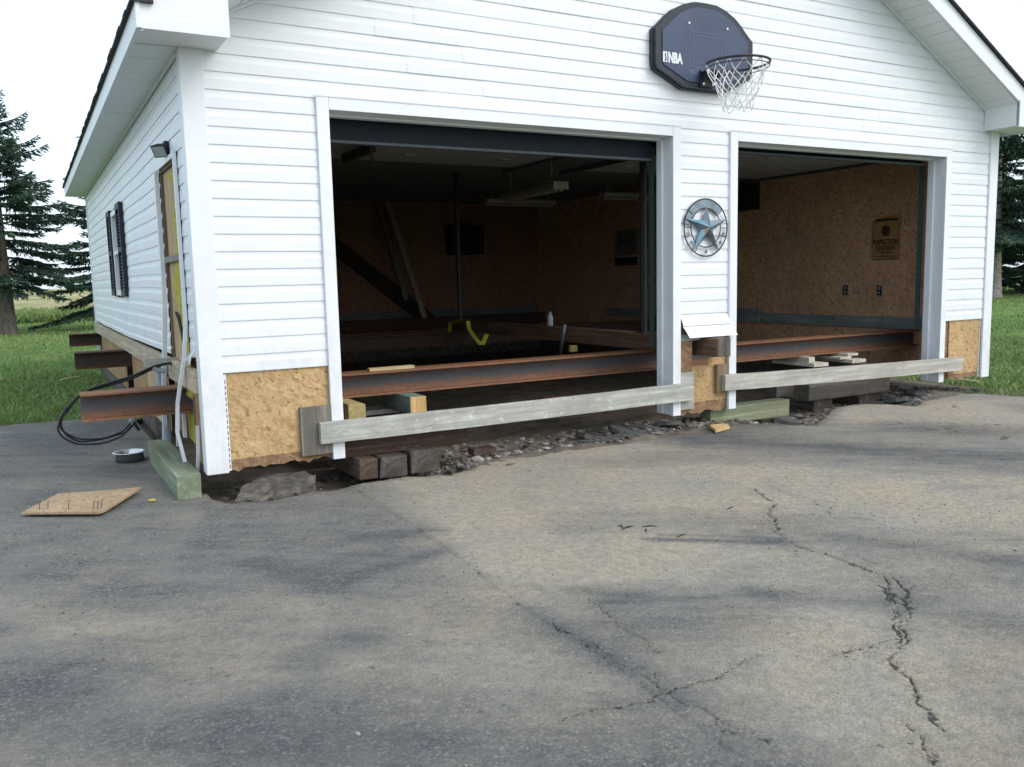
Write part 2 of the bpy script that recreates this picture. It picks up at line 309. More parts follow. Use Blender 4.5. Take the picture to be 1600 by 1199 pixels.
class MB:
    def __init__(s): s.v = []; s.f = []
    def add(s, vs, fs):
        o = len(s.v); s.v += [tuple(map(float, v)) for v in vs]; s.f += [tuple(i + o for i in f) for f in fs]; return s
    def box(s, x0, x1, y0, y1, z0, z1, bev=0.0, jit=0.0):
        if bev <= 0:
            vs = [(x, y, z) for x in (x0, x1) for y in (y0, y1) for z in (z0, z1)]
            fs = [(0, 1, 3, 2), (4, 6, 7, 5), (0, 4, 5, 1), (2, 3, 7, 6), (0, 2, 6, 4), (1, 5, 7, 3)]
            return s.add(vs, fs)
        bm = bmesh.new(); bmesh.ops.create_cube(bm, size=1)
        for v in bm.verts:
            v.co = ((x0 + x1) / 2 + v.co.x * (x1 - x0), (y0 + y1) / 2 + v.co.y * (y1 - y0), (z0 + z1) / 2 + v.co.z * (z1 - z0))
            if jit: v.co += Vector([random.uniform(-jit, jit) for _ in range(3)])
        bmesh.ops.bevel(bm, geom=list(bm.edges), offset=bev, segments=2, affect='EDGES', profile=.6)
        s.bm(bm); return s
    def bm(s, bm):
        bm.verts.index_update(); s.add([v.co[:] for v in bm.verts], [[v.index for v in f.verts] for f in bm.faces]); bm.free(); return s
    def prism(s, poly, ext, closed=True):
        """poly: list of 3-D points, ext: vector"""
        n = len(poly); e = Vector(ext)
        vs = [Vector(p) for p in poly] + [Vector(p) + e for p in poly]
        fs = [tuple(range(n)), tuple(range(2 * n - 1, n - 1, -1))] + [(i, i + n, (i + 1) % n + n, (i + 1) % n) for i in range(n)]
        return s.add(vs, fs)
    def tube(s, pts, r, n=8, cap=True):
        pts = [Vector(p) for p in pts]; rr = r if isinstance(r, (list, tuple)) else [r] * len(pts)
        vs = []; fs = []; ref = None
        for i, p in enumerate(pts):
            d = (pts[min(i + 1, len(pts) - 1)] - pts[max(i - 1, 0)]).normalized()
            if ref is None: ref = d.orthogonal().normalized()
            ref = (ref - d * ref.dot(d)).normalized(); b = d.cross(ref)
            for j in range(n):
                a = 2 * math.pi * j / n; vs.append(p + (ref * math.cos(a) + b * math.sin(a)) * rr[i])
        for i in range(len(pts) - 1):
            for j in range(n): fs.append((i * n + j, i * n + (j + 1) % n, (i + 1) * n + (j + 1) % n, (i + 1) * n + j))
        if cap: fs += [tuple(range(n))[::-1], tuple((len(pts) - 1) * n + j for j in range(n))]
        return s.add(vs, fs)
    def ring(s, c, Rr, r, ax1, ax2, n=32, m=6):
        c, a, b = Vector(c), Vector(ax1), Vector(ax2); w = a.cross(b)
        vs = []; fs = []
        for i in range(n):
            t = 2 * math.pi * i / n; d = a * math.cos(t) + b * math.sin(t)
            for j in range(m):
                u = 2 * math.pi * j / m; vs.append(c + d * (Rr + r * math.cos(u)) + w * r * math.sin(u))
        for i in range(n):
            for j in range(m): fs.append((i * m + j, ((i + 1) % n) * m + j, ((i + 1) % n) * m + (j + 1) % m, i * m + (j + 1) % m))
        return s.add(vs, fs)
    def lathe(s, c, prof, n=24):
        vs = []; fs = []; m = len(prof)
        for i in range(n):
            t = 2 * math.pi * i / n
            for r, z in prof: vs.append((c[0] + r * math.cos(t), c[1] + r * math.sin(t), c[2] + z))
        for i in range(n):
            for j in range(m - 1): fs.append((i * m + j, ((i + 1) % n) * m + j, ((i + 1) % n) * m + j + 1, i * m + j + 1))
        return s.add(vs, fs)

COL = scn.collection
def base_of(parent):
    return Vector(parent.get('_b', (0, 0, 0))) if parent else Vector((0, 0, 0))
BASE = {}
def link(name, me, parent=None, loc=None):
    o = bpy.data.objects.new(name, me); COL.objects.link(o)
    if parent: o.parent = parent; BASE[o.name] = BASE[parent.name]
    else: BASE[o.name] = Vector(loc) if loc is not None else Vector((0, 0, 0)); o.location = BASE[o.name]
    return o
def mesh(name, vs, fs, mat, smooth=False):
    me = bpy.data.meshes.new(name); me.from_pydata(vs, [], fs); me.materials.append(MAT[mat]); me.update()
    if smooth: me.polygons.foreach_set('use_smooth', [True] * len(me.polygons))
    return me
def build(mb, name, mat, parent=None, loc=None, smooth=False, rotfix=True):
    b = BASE[parent.name] if parent else (Vector(loc) if loc is not None else Vector((0, 0, 0)))
    vs = [(v[0] - b.x, v[1] - b.y, v[2] - b.z) for v in mb.v]
    me = mesh(name, vs, mb.f, mat, smooth)
    bm = bmesh.new(); bm.from_mesh(me); bmesh.ops.recalc_face_normals(bm, faces=bm.faces); bm.to_mesh(me); bm.free()
    return link(name, me, parent, loc)
def tag(o, label, cat, group=None):
    o['label'] = label; o['category'] = cat
    if group: o['group'] = group
    return o
def thing(name, label, cat, loc, group=None):
    o = bpy.data.objects.new(name, None); COL.objects.link(o); o.location = loc; o.empty_display_size = .1
    BASE[o.name] = Vector(loc); return tag(o, label, cat, group)
def solo(mb, name, mat, label, cat, loc, group=None, smooth=False):
    return tag(build(mb, name, mat, None, loc, smooth), label, cat, group)
def lettering(txt, size, origin, ax_r, ax_u, mat, name, parent, depth=.001, font_w=1.0, bold=0.0):
    cu = bpy.data.curves.new('txt', 'FONT'); cu.body = txt; cu.size = size; cu.extrude = depth; cu.offset = bold; cu.align_x = 'CENTER'; cu.resolution_u = 3
    o = bpy.data.objects.new('txt', cu); COL.objects.link(o)
    dg = bpy.context.evaluated_depsgraph_get(); me0 = bpy.data.meshes.new_from_object(o.evaluated_get(dg))
    r_, u_ = Vector(ax_r), Vector(ax_u); w_ = r_.cross(u_); o0 = Vector(origin)
    mb = MB(); mb.add([o0 + r_ * v.co.x * font_w + u_ * v.co.y + w_ * v.co.z for v in me0.vertices], [list(p.vertices) for p in me0.polygons])
    bpy.data.objects.remove(o); bpy.data.curves.remove(cu); bpy.data.meshes.remove(me0)
    return build(mb, name, mat, parent)

# numpy fbm noise
def _hash(ix, iy, s):
    h = np.sin(ix * 127.1 + iy * 311.7 + s * 74.7) * 43758.5453; return h - np.floor(h)
def vnoise(x, y, s=0):
    ix, iy = np.floor(x), np.floor(y); fx, fy = x - ix, y - iy
    fx = fx * fx * (3 - 2 * fx); fy = fy * fy * (3 - 2 * fy)
    return (_hash(ix, iy, s) * (1 - fx) + _hash(ix + 1, iy, s) * fx) * (1 - fy) + (_hash(ix, iy + 1, s) * (1 - fx) + _hash(ix + 1, iy + 1, s) * fx) * fy
def fbm(x, y, s=0, o=4):
    r = 0; a = .5
    for i in range(o): r = r + a * vnoise(x * 2 ** i, y * 2 ** i, s + i * 13); a *= .5
    return r / (1 - .5 ** o)
def segdist(X, Y, pts):
    d = np.full(X.shape, 1e9)
    for (x0, y0), (x1, y1) in zip(pts[:-1], pts[1:]):
        vx, vy = x1 - x0, y1 - y0; t = np.clip(((X - x0) * vx + (Y - y0) * vy) / (vx * vx + vy * vy + 1e-12), 0, 1)
        d = np.minimum(d, np.hypot(X - x0 - t * vx, Y - y0 - t * vy))
    return d
def grid_mesh(name, X, Y, Z, keep, mat, attrs={}, skirt=0.0, smooth=True):
    """tensor grid -> mesh of kept cells, with a broken-edge skirt"""
    ny, nx = X.shape
    idx = np.arange(nx * ny).reshape(ny, nx)
    q = np.stack([idx[:-1, :-1], idx[:-1, 1:], idx[1:, 1:], idx[1:, :-1]], -1)[keep]
    co = np.stack([X, Y, Z], -1).reshape(-1, 3)
    faces = q.reshape(-1, 4)
    if skirt > 0:
        e = np.concatenate([faces[:, [0, 1]], faces[:, [1, 2]], faces[:, [2, 3]], faces[:, [3, 0]]])
        key = np.sort(e, 1); kk = key[:, 0].astype(np.int64) * (nx * ny) + key[:, 1]
        u, inv, cnt = np.unique(kk, return_inverse=True, return_counts=True)
        be = e[cnt[inv] == 1]
        n0 = len(co); low = co.copy(); low[:, 2] -= skirt
        used = np.unique(be); mp = -np.ones(nx * ny, np.int64); mp[used] = n0 + np.arange(len(used))
        co = np.concatenate([co, low[used]])
        sk = np.stack([be[:, 1], be[:, 0], mp[be[:, 0]], mp[be[:, 1]]], -1)
        faces = np.concatenate([faces, sk])
        attrs = {k: np.concatenate([v.reshape(-1), np.full(len(used), .2 if k == 'crackd' else 0.0)]) for k, v in attrs.items()}
    use = np.unique(faces); rm = -np.ones(len(co), np.int64); rm[use] = np.arange(len(use))
    faces = rm[faces]; co = co[use]
    me = bpy.data.meshes.new(name); me.vertices.add(len(co)); me.vertices.foreach_set('co', co.ravel())
    nf = len(faces); me.loops.add(nf * 4); me.loops.foreach_set('vertex_index', faces.ravel().astype(np.int32))
    me.polygons.add(nf); me.polygons.foreach_set('loop_start', np.arange(0, nf * 4, 4, dtype=np.int32))
    me.polygons.foreach_set('use_smooth', np.full(nf, smooth))
    for k_, v in attrs.items():
        a = me.attributes.new(k_, 'FLOAT', 'POINT'); a.data.foreach_set('value', np.ascontiguousarray(v.reshape(-1)[use], dtype=np.float32))
    me.materials.append(MAT[mat]); me.update(calc_edges=True)
    return me
def struct(name, me):
    o = bpy.data.objects.new(name, me); COL.objects.link(o); o['kind'] = 'structure'; return o

G = -0.11                 # level of the paving
# ------------------------------------------------------------------ driveway (asphalt with cracks, seam and broken edge)
EDGE = [(-.06, .5), (-.03, .12), (.00, -.06), (.06, -.20), (.267, -.27), (.40, -.235), (.514, -.20), (.66, -.24), (.80, -.235), (1.0, -.20), (1.16, -.215), (1.39, -.30), (1.57, -.256), (1.70, -.14), (1.825, -.05),
        (2.21, .0), (2.57, -.05), (2.85, -.14), (2.99, -.15), (3.18, -.10), (3.52, -.08), (3.83, -.03), (4.18, -.03), (4.37, -.13), (4.48, -.36), (4.56, -.47), (4.72, -.40), (5.03, -.22), (5.34, -.06), (5.62, .0), (5.86, -.09), (5.98, -.33), (6.12, -.30), (6.41, -.15), (6.85, .05), (7.05, .16)]
ex = np.array([p[0] for p in EDGE]); ey = np.array([p[1] for p in EDGE])
xs = np.concatenate([np.arange(-7, -1.7, .12), np.arange(-1.7, .24, .024), np.arange(.25, 2.82, .0068), np.arange(2.83, 7.5, .02)])
ys = np.concatenate([np.arange(-9, -4.05, .12), np.arange(-4.0, -1.66, .0068), np.arange(-1.65, -.6, .024), np.arange(-.59, .45, .016), np.arange(.46, 3.95, .04)])
X, Y = np.meshgrid(xs, ys)
Z = G + .020 * (fbm(X * .7, Y * .7, 3) - .5) + .007 * (fbm(X * 4, Y * 4, 9, 3) - .5) + .004 * (fbm(X * 22, Y * 22, 5, 2) - .5)
Z += .035 * np.exp(-(((X - 5.3) / .6) ** 2 + ((Y + .15) / .35) ** 2))          # heaved lip before the second doorway
cracks = [([(2.68, -1.71), (2.62, -1.84), (2.56, -1.99), (2.37, -2.14), (2.16, -2.4), (2.08, -2.6), (2.09, -2.77), (2.09, -2.93), (2.09, -3.08), (2.0, -3.19), (1.89, -3.28), (1.83, -3.34), (1.68, -3.42), (1.62, -3.47), (1.44, -3.56), (1.4, -3.62), (1.29, -3.76), (1.19, -3.9)], .011),
          ([(2.09, -3.02), (1.98, -3.14), (1.84, -3.25), (1.70, -3.38), (1.55, -3.48)], .009), ([(1.97, -3.10), (1.93, -3.2), (1.80, -3.31), (1.72, -3.38)], .012),
          ([(2.95, -1.55), (2.80, -1.72), (2.75, -2.1), (2.62, -2.3)], .005), ([(1.13, -3.82), (1.03, -3.97), (.97, -4.06), (.9, -4.2)], .007),
          ([(.69, -2.72), (.70, -2.86), (.69, -3.09), (.70, -3.3), (.70, -3.39), (.72, -3.51), (.74, -3.7)], .006), ([(.92, -2.6), (.88, -2.84), (.86, -3.08), (.85, -3.12)], .005),
          ([(.34, -3.3), (.49, -3.33), (.63, -3.36), (.66, -3.35), (.82, -3.34), (.92, -3.34), (1.15, -3.28)], .006), ([(1.55, -3.5), (1.42, -3.44), (1.30, -3.42)], .004), ([(2.35, -2.17), (2.55, -2.28), (2.70, -2.5)], .004)]
wx = X + .05 * (fbm(X * 9, Y * 9, 31) - .5) + .03 * (fbm(X * 38, Y * 38, 33, 2) - .5); wy = Y + .05 * (fbm(X * 9, Y * 9, 37) - .5) + .03 * (fbm(X * 38, Y * 38, 39, 2) - .5)
CD = np.full(X.shape, .2); CW = np.zeros_like(X)
core = (X > .2) & (X < 3.3) & (Y < -1.4)
side = []
for pts, w in cracks[:6]:                                  # hairline offshoots
    for i in range(1, len(pts) - 1, 2):
        a = random.uniform(0, 6.28); l_ = random.uniform(.08, .22); x0, y0 = pts[i]
        side.append(([(x0, y0), (x0 + math.cos(a) * l_ * .5 + .02, y0 + math.sin(a) * l_ * .5), (x0 + math.cos(a + .5) * l_, y0 + math.sin(a + .5) * l_)], .0022))
for ci, (pts, w) in enumerate(cracks + side):
    d = np.full(X.shape, .2); d[core] = segdist(wx[core], wy[core], pts)
    ww = w * (.48 if ci < 3 else .24) * (.35 + 1.9 * fbm(X * 6, Y * 6, 51) ** 2) * np.clip((fbm(X * 5, Y * 5, 53) - .26) * 9, .12, 1)
    nearer = d < CD; CD = np.where(nearer, d, CD); CW = np.where(nearer, ww + .0012, CW)
Z -= .007 * np.clip(1.3 - CD / np.maximum(CW, .001), 0, 1)
seam_x = .78 - .035 * np.clip(-Y, 0, 3.4) + .05 * (fbm(X * 3, Y * 3, 61) - .5)
sm = np.exp(-((X - seam_x) / .011) ** 2) * (Y < -.2) * (.25 + .75 * (fbm(X * 4, Y * 4, 67) > .5)); Z -= .005 * sm; Z += .006 * (X > seam_x) * (Y < -.2)
def blob(x0, y0, x1, y1, w): return np.exp(-(segdist(X, Y, [(x0, y0), (x1, y1)]) / w) ** 2)
dst = .22 + .22 * np.clip((X - seam_x) / .25, 0, 1) * (Y < .3)
for b in [(1.47, -.37, 2.2, -1.28, .45), (2.5, -1.5, 3.31, -2.56, .4), (1.47, -2.44, 1.92, -2.74, .22), (1.25, -.63, .86, -2.23, .28), (6.11, -.61, 5.95, -1.32, .5), (5.19, -.3, 6.19, -.6, .4), (1.17, -2.14, 1.46, -2.23, .3), (1.41, -3.34, 1.18, -3.72, .3), (2.2, -1.2, 3.0, -1.5, .4), (3.2, -2.6, 4.2, -3.2, .6), (1.75, -.25, 2.9, -.35, .25)]: dst += .42 * blob(*b)
for b in [(-.89, -1.78, -.53, -1.9, .12), (-.6, -2.41, -.42, -2.52, .2), (-1.06, -1.34, -.97, -1.43, .15), (.41, -2.99, .45, -3.16, .2), (-.2, -2.2, .3, -2.7, .35), (-.9, .9, -.3, .6, .25), (-1.6, 2, -.6, 1.6, .4)]: dst += .22 * blob(*b)
st = np.zeros_like(X)
for b, a in [((3.5, -.45, 4.6, -2.05, .28), .85), ((4.52, -.25, 3.5, -.33, .22), .8), ((5.0, -.95, 5.9, -1.9, .25), .6), ((1.58, -2.13, 2.06, -2.51, .035), .9), ((1.68, -2.1, 2.1, -2.46, .02), .7), ((2.1, -2.54, 2.04, -2.36, .08), .6), ((.96, -2.51, 1.08, -2.68, .07), .8), ((1.5, -2.9, 1.83, -3.28, .07), .6), ((.95, -2.95, 1.4, -3.02, .2), .55), ((.45, -1.32, .83, -1.45, .07), .8), ((-.07, -1.43, .12, -1.93, .08), .7), ((.71, -1.73, .26, -1.84, .06), .8), ((.1, -1.7, .5, -1.6, .10), .6), ((.67, -2.6, .71, -3.38, .06), .5), ((-.15, -2.52, .04, -2.47, .12), .7), ((-.44, -2.91, -.16, -3.24, .2), .5), ((-.86, -2.34, -.5, -2.42, .2), .4), ((1.93, -3.26, 2.03, -3.61, .12), .5), ((2.32, -2.57, 2.67, -3.23, .12), .5), ((2.9, -2.9, 3.3, -3.6, .2), .5), ((-.9, 1.6, -.35, 3.2, .5), .55), ((-1.4, .3, -.5, .9, .3), .35), ((.95, -2.66, 1.35, -2.85, .03), .7)]: st += a * blob(*b)  # paving stains, plus broad blobs that paint in shade beside the side wall
U_, V_ = .75 * X - .66 * Y, .66 * X + .75 * Y
n1 = fbm(U_ * 1.6, V_ * 4.5, 71, 5); n2 = fbm(U_ * 3, V_ * 16, 73, 5)
dst = np.clip(dst * (.55 + .9 * n1) - .30 * np.clip(st, 0, 1), 0, 1); st = np.clip(st * (2.4 * n2 - .5), 0, .9)
bound = np.interp(X, ex, ey) + .05 * (fbm(X * 7, X * 0 + 2, 81) - .5) + .035 * (fbm(X * 26, X * 0, 83, 2) - .5)
inside = np.where(X < -.045, Y < 3.80 + .10 * fbm(X * 3, X * 0, 87), Y < bound)
inside &= X < 7.10 + .35 * np.clip((-Y) / 1.2, -.2, 1) * (Y > -1) + .12 * (fbm(Y * 3, Y * 0, 89) - .5)
inside &= ~((X > -.05) & (Y > .6)) 
Z -= .012 * np.clip(1 - np.abs(Y - bound) / .10, 0, 1) * (X > 0)
keep = inside[:-1, :-1] & inside[1:, 1:] & inside[:-1, 1:] & inside[1:, :-1]
struct('driveway', grid_mesh('driveway', X, Y, Z, keep, 'asphalt', {'dust': dst, 'stain_shade': st, 'crackd': CD, 'crackw': CW, 'soil': np.clip(1.0 - np.abs(Y - bound) / .16, 0, 1) * (X > -.05) + .75 * np.exp(-(((X - 5.35) / .35) ** 2 + ((Y + 1.3) / .3) ** 2))}, skirt=.075))

# ------------------------------------------------------------------ dug-out earth under the garage
xs = np.arange(-.35, 8.0, .04); ys = np.concatenate([np.arange(-.62, 1.4, .025), np.arange(1.4, 8.95, .08)])
X, Y = np.meshgrid(xs, ys)
bd = np.interp(X, ex, ey)
DZ = -.215 + .07 * (fbm(X * 1.6, Y * 1.6, 101) - .5) + .05 * (fbm(X * 7, Y * 7, 103) - .5) + .02 * (fbm(X * 25, Y * 25, 105, 2) - .5)
DZ += .088 * np.clip(1 - (Y - bd) / .6, 0, 1) * np.clip((X - 1.45) / .2, 0, 1)
DZ += .07 * np.exp(-(((X - 3.1) / .5) ** 2 + ((Y - .02) / .22) ** 2)) + .05 * np.exp(-(((X - 6.55) / .4) ** 2 + ((Y - .2) / .3) ** 2))
DZ += .09 * np.exp(-(((X - 3.9) / .7) ** 2 + ((Y - .25) / .25) ** 2))
DZ -= .05 * np.exp(-(((X - .75) / .3) ** 2 + ((Y + .02) / .2) ** 2))
DZ = np.where(X < .0, np.minimum(DZ, -.16), DZ)
rw = np.clip((X - 7.35) / .25, 0, 1); DZ = np.where(X > 7.78, -.17, DZ * (1 - rw) + rw * (-.126 + .012 * (fbm(X * 20, Y * 20, 107, 2) - .5)))
dirt_h = lambda x, y, A=DZ, u=xs, v=ys: float(A[np.clip(np.searchsorted(v, y), 0, len(v) - 1), np.clip(np.searchsorted(u, x), 0, len(u) - 1)])
struct('dirt', grid_mesh('dirt', X, Y, DZ, np.ones((len(ys) - 1, len(xs) - 1), bool), 'dirt'))

# ------------------------------------------------------------------ lawn and field
def axis(lo, hi, c0, c1, fine, grow=1.18):
    a = list(np.arange(c0, c1 + 1e-6, fine)); s = fine; x = c1
    while x < hi: s *= grow; x += s; a.append(min(x, hi))
    s = fine; x = c0; b = []
    while x > lo: s *= grow; x -= s; b.append(max(x, lo))
    return np.array(b[::-1] + a)
xs = axis(-500, 600, -6, 12, .2); ys = axis(-300, 33, -6, 14, .2)
X, Y = np.meshgrid(xs, ys)
Zl = -.135 + .05 * (fbm(X * .35, Y * .35, 111) - .5) * np.clip((np.hypot(np.clip(X - 7.6, 0, 99) + np.clip(-X, 0, 99), np.clip(Y - 8.7, 0, 99))) / 4, 0, 1)
Zl = Zl + np.clip((X - 9) * .004, 0, .12)
inn = ((X > -.1) & (X < 7.66) & (Y > -.8) & (Y < 8.75)) | ((X > -7.2) & (X < 6.75) & (Y > -9.2) & (Y < 3.65))
kp = ~(inn[:-1, :-1] & inn[1:, 1:] & inn[:-1, 1:] & inn[1:, :-1])
lawn_h = lambda x, y: -.135 + .0 * x + max(0, min(.12, (x - 9) * .004))
struct('lawn', grid_mesh('lawn', X, Y, Zl, kp, 'lawn'))
xs = axis(-500, 600, -10, 10, 1.0); ys = axis(33, 900, 33, 60, 1.0)
X, Y = np.meshgrid(xs, ys)
Zf = -.10 + .25 * (fbm(X * .15, Y * .15, 121) - .5) * np.clip((Y - 33) / 8, 0, 1) + np.clip((Y - 40) * .0012, 0, .5)
struct('field', grid_mesh('field', X, Y, Zf, np.ones((len(ys) - 1, len(xs) - 1), bool), 'field'))

def blades(name, zones, label, hrange, w0):
    P = []; S = []
    for (x0, x1, y0, y1, n, test) in zones:
        x = rng.uniform(x0, x1, n); y = rng.uniform(y0, y1, n)
        ok = test(x, y); P.append(np.stack([x[ok], y[ok]], 1))
    P = np.concatenate(P); n = len(P)
    dist = np.hypot(P[:, 0] + .87, P[:, 1] + 5.2)
    h = rng.uniform(*hrange, n) * (.7 + .6 * fbm(P[:, 0] * 1.5, P[:, 1] * 1.5, 131)); a = rng.uniform(0, 6.283, n); ln = rng.uniform(.2, .9, n) * h
    w = w0 * np.clip(dist / 9, 1, 4)
    zb = -.14 + np.clip((P[:, 0] - 9) * .004, 0, .12)
    ca, sa = np.cos(a), np.sin(a); t = rng.uniform(0, 6.283, n)
    co = np.zeros((n, 4, 3))
    co[:, 0] = np.stack([P[:, 0] - ca * w, P[:, 1] - sa * w, zb], 1); co[:, 1] = np.stack([P[:, 0] + ca * w, P[:, 1] + sa * w, zb], 1)
    mx = P[:, 0] + np.cos(t) * ln * .35; my = P[:, 1] + np.sin(t) * ln * .35
    co[:, 2] = np.stack([mx + ca * w * .7, my + sa * w * .7, zb + h * .6], 1)
    co[:, 3] = np.stack([P[:, 0] + np.cos(t) * ln, P[:, 1] + np.sin(t) * ln, zb + h], 1)
    f = np.arange(n * 4).reshape(n, 4)
    tri = np.concatenate([f[:, [0, 1, 2]], f[:, [0, 2, 3]]])
    me = bpy.data.meshes.new(name); me.vertices.add(n * 4); me.vertices.foreach_set('co', co.ravel())
    me.loops.add(len(tri) * 3); me.loops.foreach_set('vertex_index', tri.ravel().astype(np.int32)); me.polygons.add(len(tri)); me.polygons.foreach_set('loop_start', np.arange(0, len(tri) * 3, 3, dtype=np.int32))
    at = me.attributes.new('shade', 'FLOAT', 'POINT')
    sv = np.clip(.45 * fbm(P[:, 0] * .8, P[:, 1] * .8, 141) + .5 * rng.random(n) + (rng.random(n) > .97) * .5, 0, 1)
    at.data.foreach_set('value', np.repeat(sv, 4).astype(np.float32))
    me.materials.append(MAT['grass_blade']); me.update(calc_edges=True)
    o = bpy.data.objects.new(name, me); COL.objects.link(o); o['kind'] = 'stuff'; tag(o, label, 'grass'); return o
outside = lambda x, y: (x > 7.68) | (x < -.08) | (y > 8.8)
blades('grass', [(-6, 0, 3.82, 9, 42000, lambda x, y: (x < -.1) & (y > 3.85)), (-9, 2, 9, 19, 30000, outside), (-12, 4, 19, 33, 22000, outside),
                 (7.0, 14, -3, 4, 52000, lambda x, y: x > 7.68 - .0 * y - (y < -.02) * np.clip(.55 - .25 * np.clip(-y, 0, 1), 0, 1) + (y < -.7) * .1), (7.68, 20, 4, 16, 30000, outside), (14, 34, -2, 20, 24000, outside)],
       'short mown green grass of the lawn around the garage', (.035, .075), .0035)
blades('tall_grass', [(-14, 6, 30.5, 34.5, 16000, outside)], 'strip of taller rough grass between the lawn and the field', (.25, .55), .004)

# ------------------------------------------------------------------ spruces
def spruce_meshes(seed, H, h0, Lm, n_lv, trunk_r, bark):
    rs = random.Random(seed); q = []; sh = []; lim = MB()
    def spray(c, dd, wdt, ln, s_):
        w = dd.cross(Vector((rs.uniform(-1, 1), rs.uniform(-1, 1), rs.uniform(-.6, .6)))).normalized() * wdt; e = dd * ln
        q.append((c - w * .5, c + w * .5, c + e * .65 + w, c + e)); sh.append(min(1, max(0, s_)))
    for lv in range(n_lv):
        f = lv / (n_lv - 1); h = h0 + (H - h0) * f ** .95
        L = Lm * (1 - f) ** .72 * rs.uniform(.85, 1.1) + .14
        nb = 6 if f < .75 else 5; ph = rs.uniform(0, 6.28)
        for b in range(nb):
            if f < .8 and rs.random() < .20: continue
            a = ph + 6.283 * b / nb + rs.uniform(-.3, .3); Lb = L * rs.uniform(.5, 1.22)
            d = Vector((math.cos(a), math.sin(a), 0)); sd_ = Vector((-d.y, d.x, 0))
            rise = .55 * f - .10 + rs.uniform(-.08, .08)
            pt = lambda t: d * (Lb * t) + Vector((0, 0, h + Lb * (rise * t - .42 * (1 - f * .7) * t * t + .28 * t ** 3)))
            if Lb > .5: lim.tube([pt(t) for t in (0, .35, .7, .95)], [.028 * (1 - f) + .008, .018 * (1 - f) + .006, .009, .004], 5, False)
            nt = max(6, int(Lb / .068)); tone = rs.uniform(-.16, .16)
            for i in range(nt):
                t = .16 + .84 * (i + rs.random()) / nt; p = pt(t); wid = (.10 + .30 * Lb * math.sin(math.pi * min(1, .25 + .75 * t)) * .55)
                for sgn in (-1, 1):
                    tl = wid * rs.uniform(.7, 1.2)
                    td = (d * rs.uniform(.5, .9) + sd_ * sgn * rs.uniform(.5, .95) + Vector((0, 0, rs.uniform(-.25, .08)))).normalized()
                    ns = max(2, int(tl / .06))
                    for s_ in range(ns):
                        u = (s_ + rs.random()) / ns; c = p + td * (tl * u) + Vector((0, 0, -.22 * tl * u * u + rs.uniform(-.02, .02)))
                        dd = (td + Vector((rs.uniform(-.45, .45), rs.uniform(-.45, .45), rs.uniform(-.75, .15)))).normalized()
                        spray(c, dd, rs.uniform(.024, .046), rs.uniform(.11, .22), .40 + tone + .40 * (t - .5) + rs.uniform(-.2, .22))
                e = (pt(min(1, t + .05)) - p).normalized(); spray(p, e, .03, .18, .45 + tone)
    n = len(q); co = np.array([[v[:] for v in a] for a in q]).reshape(-1, 3)
    me = bpy.data.meshes.new('crown'); fs = np.arange(n * 4)
    me.vertices.add(n * 4); me.vertices.foreach_set('co', co.ravel()); me.loops.add(n * 4); me.loops.foreach_set('vertex_index', fs.astype(np.int32))
    me.polygons.add(n); me.polygons.foreach_set('loop_start', np.arange(0, n * 4, 4, dtype=np.int32))
    at = me.attributes.new('shade', 'FLOAT', 'POINT'); at.data.foreach_set('value', np.repeat(np.array(sh), 4).astype(np.float32))
    me.materials.append(MAT['needles']); me.update(calc_edges=True)
    tr = MB(); tr.tube([(0, 0, -.1), (0, 0, .12), (.01, .0, .5), (0, .01, H * .3), (0, 0, H * .7), (0, 0, H * .985)], [trunk_r * 1.45, trunk_r * 1.12, trunk_r, trunk_r * .78, trunk_r * .38, .012], 14)
    tm = mesh('trunk', tr.v, tr.f, bark, True); lm = mesh('limbs', lim.v, lim.f, 'bark')
    return me, tm, lm
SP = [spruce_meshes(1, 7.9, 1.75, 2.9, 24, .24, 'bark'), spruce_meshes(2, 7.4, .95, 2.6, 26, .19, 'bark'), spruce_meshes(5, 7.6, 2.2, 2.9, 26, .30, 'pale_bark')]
def spruce(kind, x, y, rot, sc, label, group=None):
    t = thing('spruce_tree', label, 'tree', (x, y, lawn_h(x, y) - .02), group); t.rotation_euler.z = rot; t.scale = (sc, sc, sc)
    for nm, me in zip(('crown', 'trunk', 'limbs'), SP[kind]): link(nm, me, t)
spruce(0, -1.38, 22.6, .4, .83, 'tall spruce with bare grey lower trunk on the lawn near the crop field')
spruce(1, 1.55, 23.6, 1.1, .82, 'spruce with low drooping boughs behind the back corner of the garage')
spruce(2, 30.6, 14.0, .8, 1.0, 'spruce with pale ringed trunk standing in front of the dark tree row')
G5 = 'dark spruces in a row behind the pale-trunked spruce'
for x, y, r_, s_, kd in [(36.5, 15.2, 0, .95, 1), (34.2, 18.5, 2.0, .98, 1), (38.0, 19.5, 4.0, 1.12, 1), (39.5, 14.0, 3.0, 1.05, 1), (36.0, 12.0, 5.0, .9, 1), (41.0, 17.0, 1.2, 1.1, 1), (34.0, 21.5, .3, 1.05, 1), (42.0, 11.0, 2.2, 1.1, 1), (33.2, 16.2, 1.0, .85, 1)]:
    spruce(kd, x, y, r_, s_, 'dense dark spruce in the row behind the pale-trunked spruce', G5)

